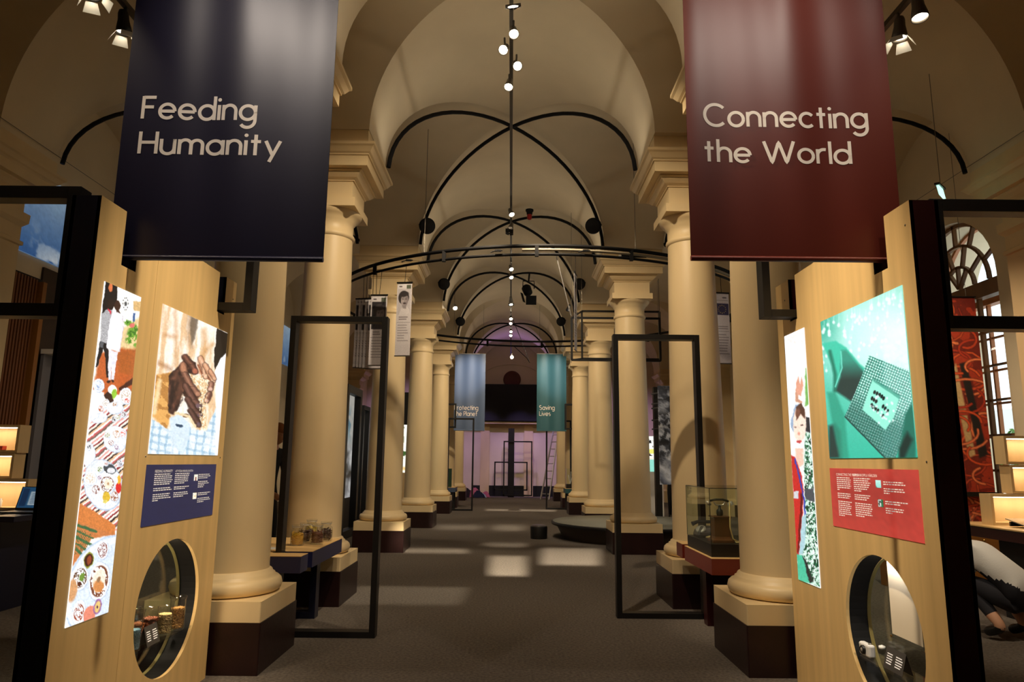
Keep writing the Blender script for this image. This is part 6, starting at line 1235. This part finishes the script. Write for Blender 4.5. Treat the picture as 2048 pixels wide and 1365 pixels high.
# ================================================================== PEOPLE
M_SKIN = mat('skin', rgb(206, 156, 126), 0.5); M_BLKC = mat('black_cloth', rgb(24, 23, 26), .85, bump=.2, bscale=120); M_WHT = mat('white_cotton', rgb(226, 226, 224), .85, bump=.15, bscale=90); M_HAIRB = mat('reddish_blond_hair', rgb(150, 92, 48), .5); M_HAIRD = mat('dark_hair', rgb(44, 32, 26), .5); M_SHOE = mat('black_shoe', rgb(20, 19, 19), .4); M_JEAN = mat('dark_trousers', rgb(32, 32, 40), .85)
def skinned(joints, links, root, parent, mats, pick, head):
    """one continuous body: joints {name: (pos, radius or (rx, ry))}; pick(name a, name b, t) -> material index; head = (centre, forward)"""
    names = list(joints); me = bpy.data.meshes.new('body'); me.from_pydata([joints[n][0] for n in names], [(names.index(a), names.index(b)) for a, b in links], [])
    o = bpy.data.objects.new('body', me); COL.objects.link(o); sk = o.modifiers.new('skin', 'SKIN'); sk.use_smooth_shade = True; sk.branch_smoothing = .6
    for i, n in enumerate(names):
        r = joints[n][1]; me.skin_vertices[0].data[i].radius = r if isinstance(r, tuple) else (r, r); me.skin_vertices[0].data[i].use_root = (n == root)
    ss = o.modifiers.new('sub', 'SUBSURF'); ss.levels = 3; ss.render_levels = 3
    dg = bpy.context.evaluated_depsgraph_get(); nm = bpy.data.meshes.new_from_object(o.evaluated_get(dg)); bpy.data.objects.remove(o)
    for m in mats: nm.materials.append(m)
    seg = [(Vector(joints[a][0]), Vector(joints[b][0]), a, b) for a, b in links]
    for f in nm.polygons:
        c = f.center; best = None
        for A, B, a, b in seg:
            d = B-A; t = max(0, min(1, (c-A).dot(d)/d.length_squared)); L = (c-A-d*t).length
            if best is None or L < best[0]: best = (L, a, b, t)
        f.material_index = pick(best[1], best[2], best[3]); f.use_smooth = True
    bm = bmesh.new(); bm.from_mesh(nm)
    hc, fw = Vector(head[0]), Vector(head[1]).normalized(); up = Vector((0, 0, 1)); up = (up-fw*up.dot(fw)).normalized() if abs(fw.z) < .9 else Vector((0, 1, 0)); sd = fw.cross(up)
    ret = bmesh.ops.create_uvsphere(bm, u_segments=28, v_segments=20, radius=1)
    for v in ret['verts']:
        x, y, z = v.co; w = 1-.28*max(0, -z)**1.5; q = hc+sd*(x*.074*w)+fw*(y*.096*(w if y > 0 else 1)+(.012 if y > .2 and z < 0 else 0))+up*(z*.118); v.co = q
    hf = [f for f in bm.faces if all(v in set(ret['verts']) for v in f.verts)] if False else []
    def blob(c, s, seg=8):
        r2 = bmesh.ops.create_uvsphere(bm, u_segments=seg, v_segments=6, radius=1)
        for v in r2['verts']: v.co = c+sd*(v.co.x*s[0])+fw*(v.co.y*s[1])+up*(v.co.z*s[2])
        return r2['verts']
    hs = set(ret['verts'])
    hs |= set(blob(hc+fw*.098-up*.012, (.013, .018, .022))); hs |= set(blob(hc+fw*.086-up*.06, (.024, .010, .008)))
    for s in (-1, 1): hs |= set(blob(hc+sd*s*.076-fw*.008-up*.01, (.010, .020, .032))); hs |= set(blob(hc+sd*s*.031+fw*.083+up*.010, (.012, .008, .007)))
    for f in bm.faces:
        if all(v in hs for v in f.verts): f.smooth = True; f.material_index = 0
    bm.to_mesh(nm); bm.free()
    off = Vector(parent.location)
    for v in nm.vertices: v.co -= off
    b = bpy.data.objects.new('body', nm); COL.objects.link(b); b.parent = parent
    return hc, fw, sd, up
def hair(hc, fw, sd, up, m, parent, long=.0):
    q = MB(); nu, nv = 24, 14; vs = []; fs = []
    for j in range(nv+1):
        for i in range(nu):
            th = 2*PI*i/nu; x, y = math.cos(th), math.sin(th); lim = (1.35 if y > .35 else 2.05+long)*(1 if abs(x) < .95 else 1)
            ph = lim*j/nv; r = math.sin(min(ph, PI*.62)); z = math.cos(ph)
            vs.append(hc+sd*(x*r*.083)+fw*(y*r*.104-.006)+up*(z*.127+.006))
    for j in range(nv):
        for i in range(nu): fs.append((j*nu+i, j*nu+(i+1) % nu, (j+1)*nu+(i+1) % nu, (j+1)*nu+i))
    q.add(vs, fs, 0, True); q.build('hair', m, parent)
def hand(q, w, d, side, mi=0):
    w, d = Vector(w), Vector(d).normalized(); sv = Vector(side).normalized(); n = d.cross(sv)
    q.tube([w, w+d*.045, w+d*.085], [.022, .034, .034], 10, mi)
    for k in range(4):
        L = (.068, .078, .073, .058)[k]; b = w+d*.08+sv*(.027-.018*k); q.tube([b, b+d*L*.45+n*.004, b+d*L*.8+n*.018, b+d*L+n*.034], [.0095, .009, .008, .006], 8, mi)
    b = w+d*.03+sv*.03; q.tube([b, b+d*.03+sv*.022+n*.008, b+d*.058+sv*.026+n*.018], [.012, .010, .008], 8, mi)
def standing(label, x, y, face, h=1.72, top=M_BLKC, trousers=M_BLKC, hm=M_HAIRB, lean=.0, group=None, arms=None):
    """face = unit (x, y) the person looks along"""
    t = thing('person', label, 'person', (x, y, 0), group); f = Vector((face[0], face[1], 0)).normalized(); s = Vector((f.y, -f.x, 0)); k = h/1.72; P = lambda a, b, c: Vector((x, y, 0))+f*(a*k)+s*(b*k)+Vector((0, 0, c*k))
    J = {'pelvis': (P(0, 0, .94), (.145*k, .115*k)), 'waist': (P(lean*.2, 0, 1.10), (.13*k, .10*k)), 'chest': (P(lean*.6, 0, 1.30), (.155*k, .115*k)), 'neckb': (P(lean, 0, 1.44), (.085*k, .07*k)), 'neck': (P(lean+.01, 0, 1.50), .050*k), 'skull': (P(lean+.03, 0, 1.60), .055*k)}
    L = [('pelvis', 'waist'), ('waist', 'chest'), ('chest', 'neckb'), ('neckb', 'neck'), ('neck', 'skull')]
    for sg, n in ((-1, 'l'), (1, 'r')):
        J['hip'+n] = (P(0, sg*.09, .88), .092*k); J['knee'+n] = (P(.03, sg*.10, .49), .060*k); J['ank'+n] = (P(-.02, sg*.11, .10), .042*k); J['toe'+n] = (P(.13, sg*.12, .045), .036*k)
        J['sho'+n] = (P(lean*.9, sg*.175, 1.40), .062*k); J['elb'+n] = (P(lean*.9+.02, sg*.235, 1.13), .046*k); J['wri'+n] = (P(lean+.20, sg*.19, .98), .032*k)
        L += [('pelvis', 'hip'+n), ('hip'+n, 'knee'+n), ('knee'+n, 'ank'+n), ('ank'+n, 'toe'+n), ('neckb', 'sho'+n), ('sho'+n, 'elb'+n), ('elb'+n, 'wri'+n)]
    def pick(a, b, u):
        if b in ('neck', 'skull'): return 0
        if b.startswith('toe') or (b.startswith('ank') and u > .93): return 3
        if b[:3] in ('hip', 'kne', 'ank'): return 2
        if b.startswith('wri') and u > .9: return 0
        return 1
    H = skinned(J, L, 'pelvis', t, [M_SKIN, top, trousers, M_SHOE], pick, (P(lean+.055, 0, 1.615), f*.95+Vector((0, 0, -.25))))
    hair(*H, hm, t, .1); q = MB()
    for sg, n in ((-1, 'l'), (1, 'r')): hand(q, J['wri'+n][0], (J['wri'+n][0]-J['elb'+n][0]), -s*sg)
    q.build('hands', M_SKIN, t); return t
standing('person in dark clothes with reddish hair behind the nearest left columns', -2.74, 7.95, (.85, -.35), 1.74, lean=.07)
standing('person in black trousers standing behind the hanging cloth print', 4.05, 17.6, (-.3, -1), 1.68, hm=M_HAIRD)
# crouching person by the right desk
t = thing('person', 'person in a white shirt and black trousers crouching under the right desk', 'person', (4.03, 5.8, 0))
J = {'pelvis': ((4.08, 5.72, .33), (.17, .15)), 'waist': ((4.02, 5.80, .48), (.185, .16)), 'chest': ((3.90, 5.92, .62), (.19, .15)), 'neckb': ((3.80, 6.06, .70), (.10, .08)), 'neck': ((3.77, 6.12, .71), .05), 'skull': ((3.73, 6.2, .69), .055)}
L = [('pelvis', 'waist'), ('waist', 'chest'), ('chest', 'neckb'), ('neckb', 'neck'), ('neck', 'skull')]
for n, o in (('l', -.11), ('r', .11)):
    J['hip'+n] = ((4.07+o, 5.74+o*.3, .29), .11); J['knee'+n] = ((3.96+o*1.6, 6.08+o*.4, .44), .068); J['ank'+n] = ((4.00+o*1.1, 5.80+o*.4, .10), .046); J['toe'+n] = ((3.95+o*1.2, 5.94+o*.4, .045), .038)
    J['sho'+n] = ((3.83+o*1.5, 6.00+o*.9, .66), .068); J['elb'+n] = ((3.74+o*2.2, 6.16+o, .46), .048); J['wri'+n] = ((3.66+o*1.6, 6.34+o*.8, .36), .034)
    L += [('pelvis', 'hip'+n), ('hip'+n, 'knee'+n), ('knee'+n, 'ank'+n), ('ank'+n, 'toe'+n), ('neckb', 'sho'+n), ('sho'+n, 'elb'+n), ('elb'+n, 'wri'+n)]
def pick(a, b, u):
    if b in ('neck', 'skull'): return 0
    if b.startswith('toe'): return 3
    if b.startswith('ank') and u > .72: return 0
    if b[:3] in ('kne', 'ank') or (b[:3] == 'hip' and u > .2): return 2
    if b.startswith('wri'): return 0
    return 1
H = skinned(J, L, 'pelvis', t, [M_SKIN, M_WHT, M_JEAN, M_SHOE], pick, ((3.72, 6.24, .68), (-.3, .75, -.6))); hair(*H, M_HAIRD, t); q = MB()
for n in 'lr': hand(q, J['wri'+n][0], Vector(J['wri'+n][0])-Vector(J['elb'+n][0]), (0, 1, 0))
q.build('hands', M_SKIN, t)
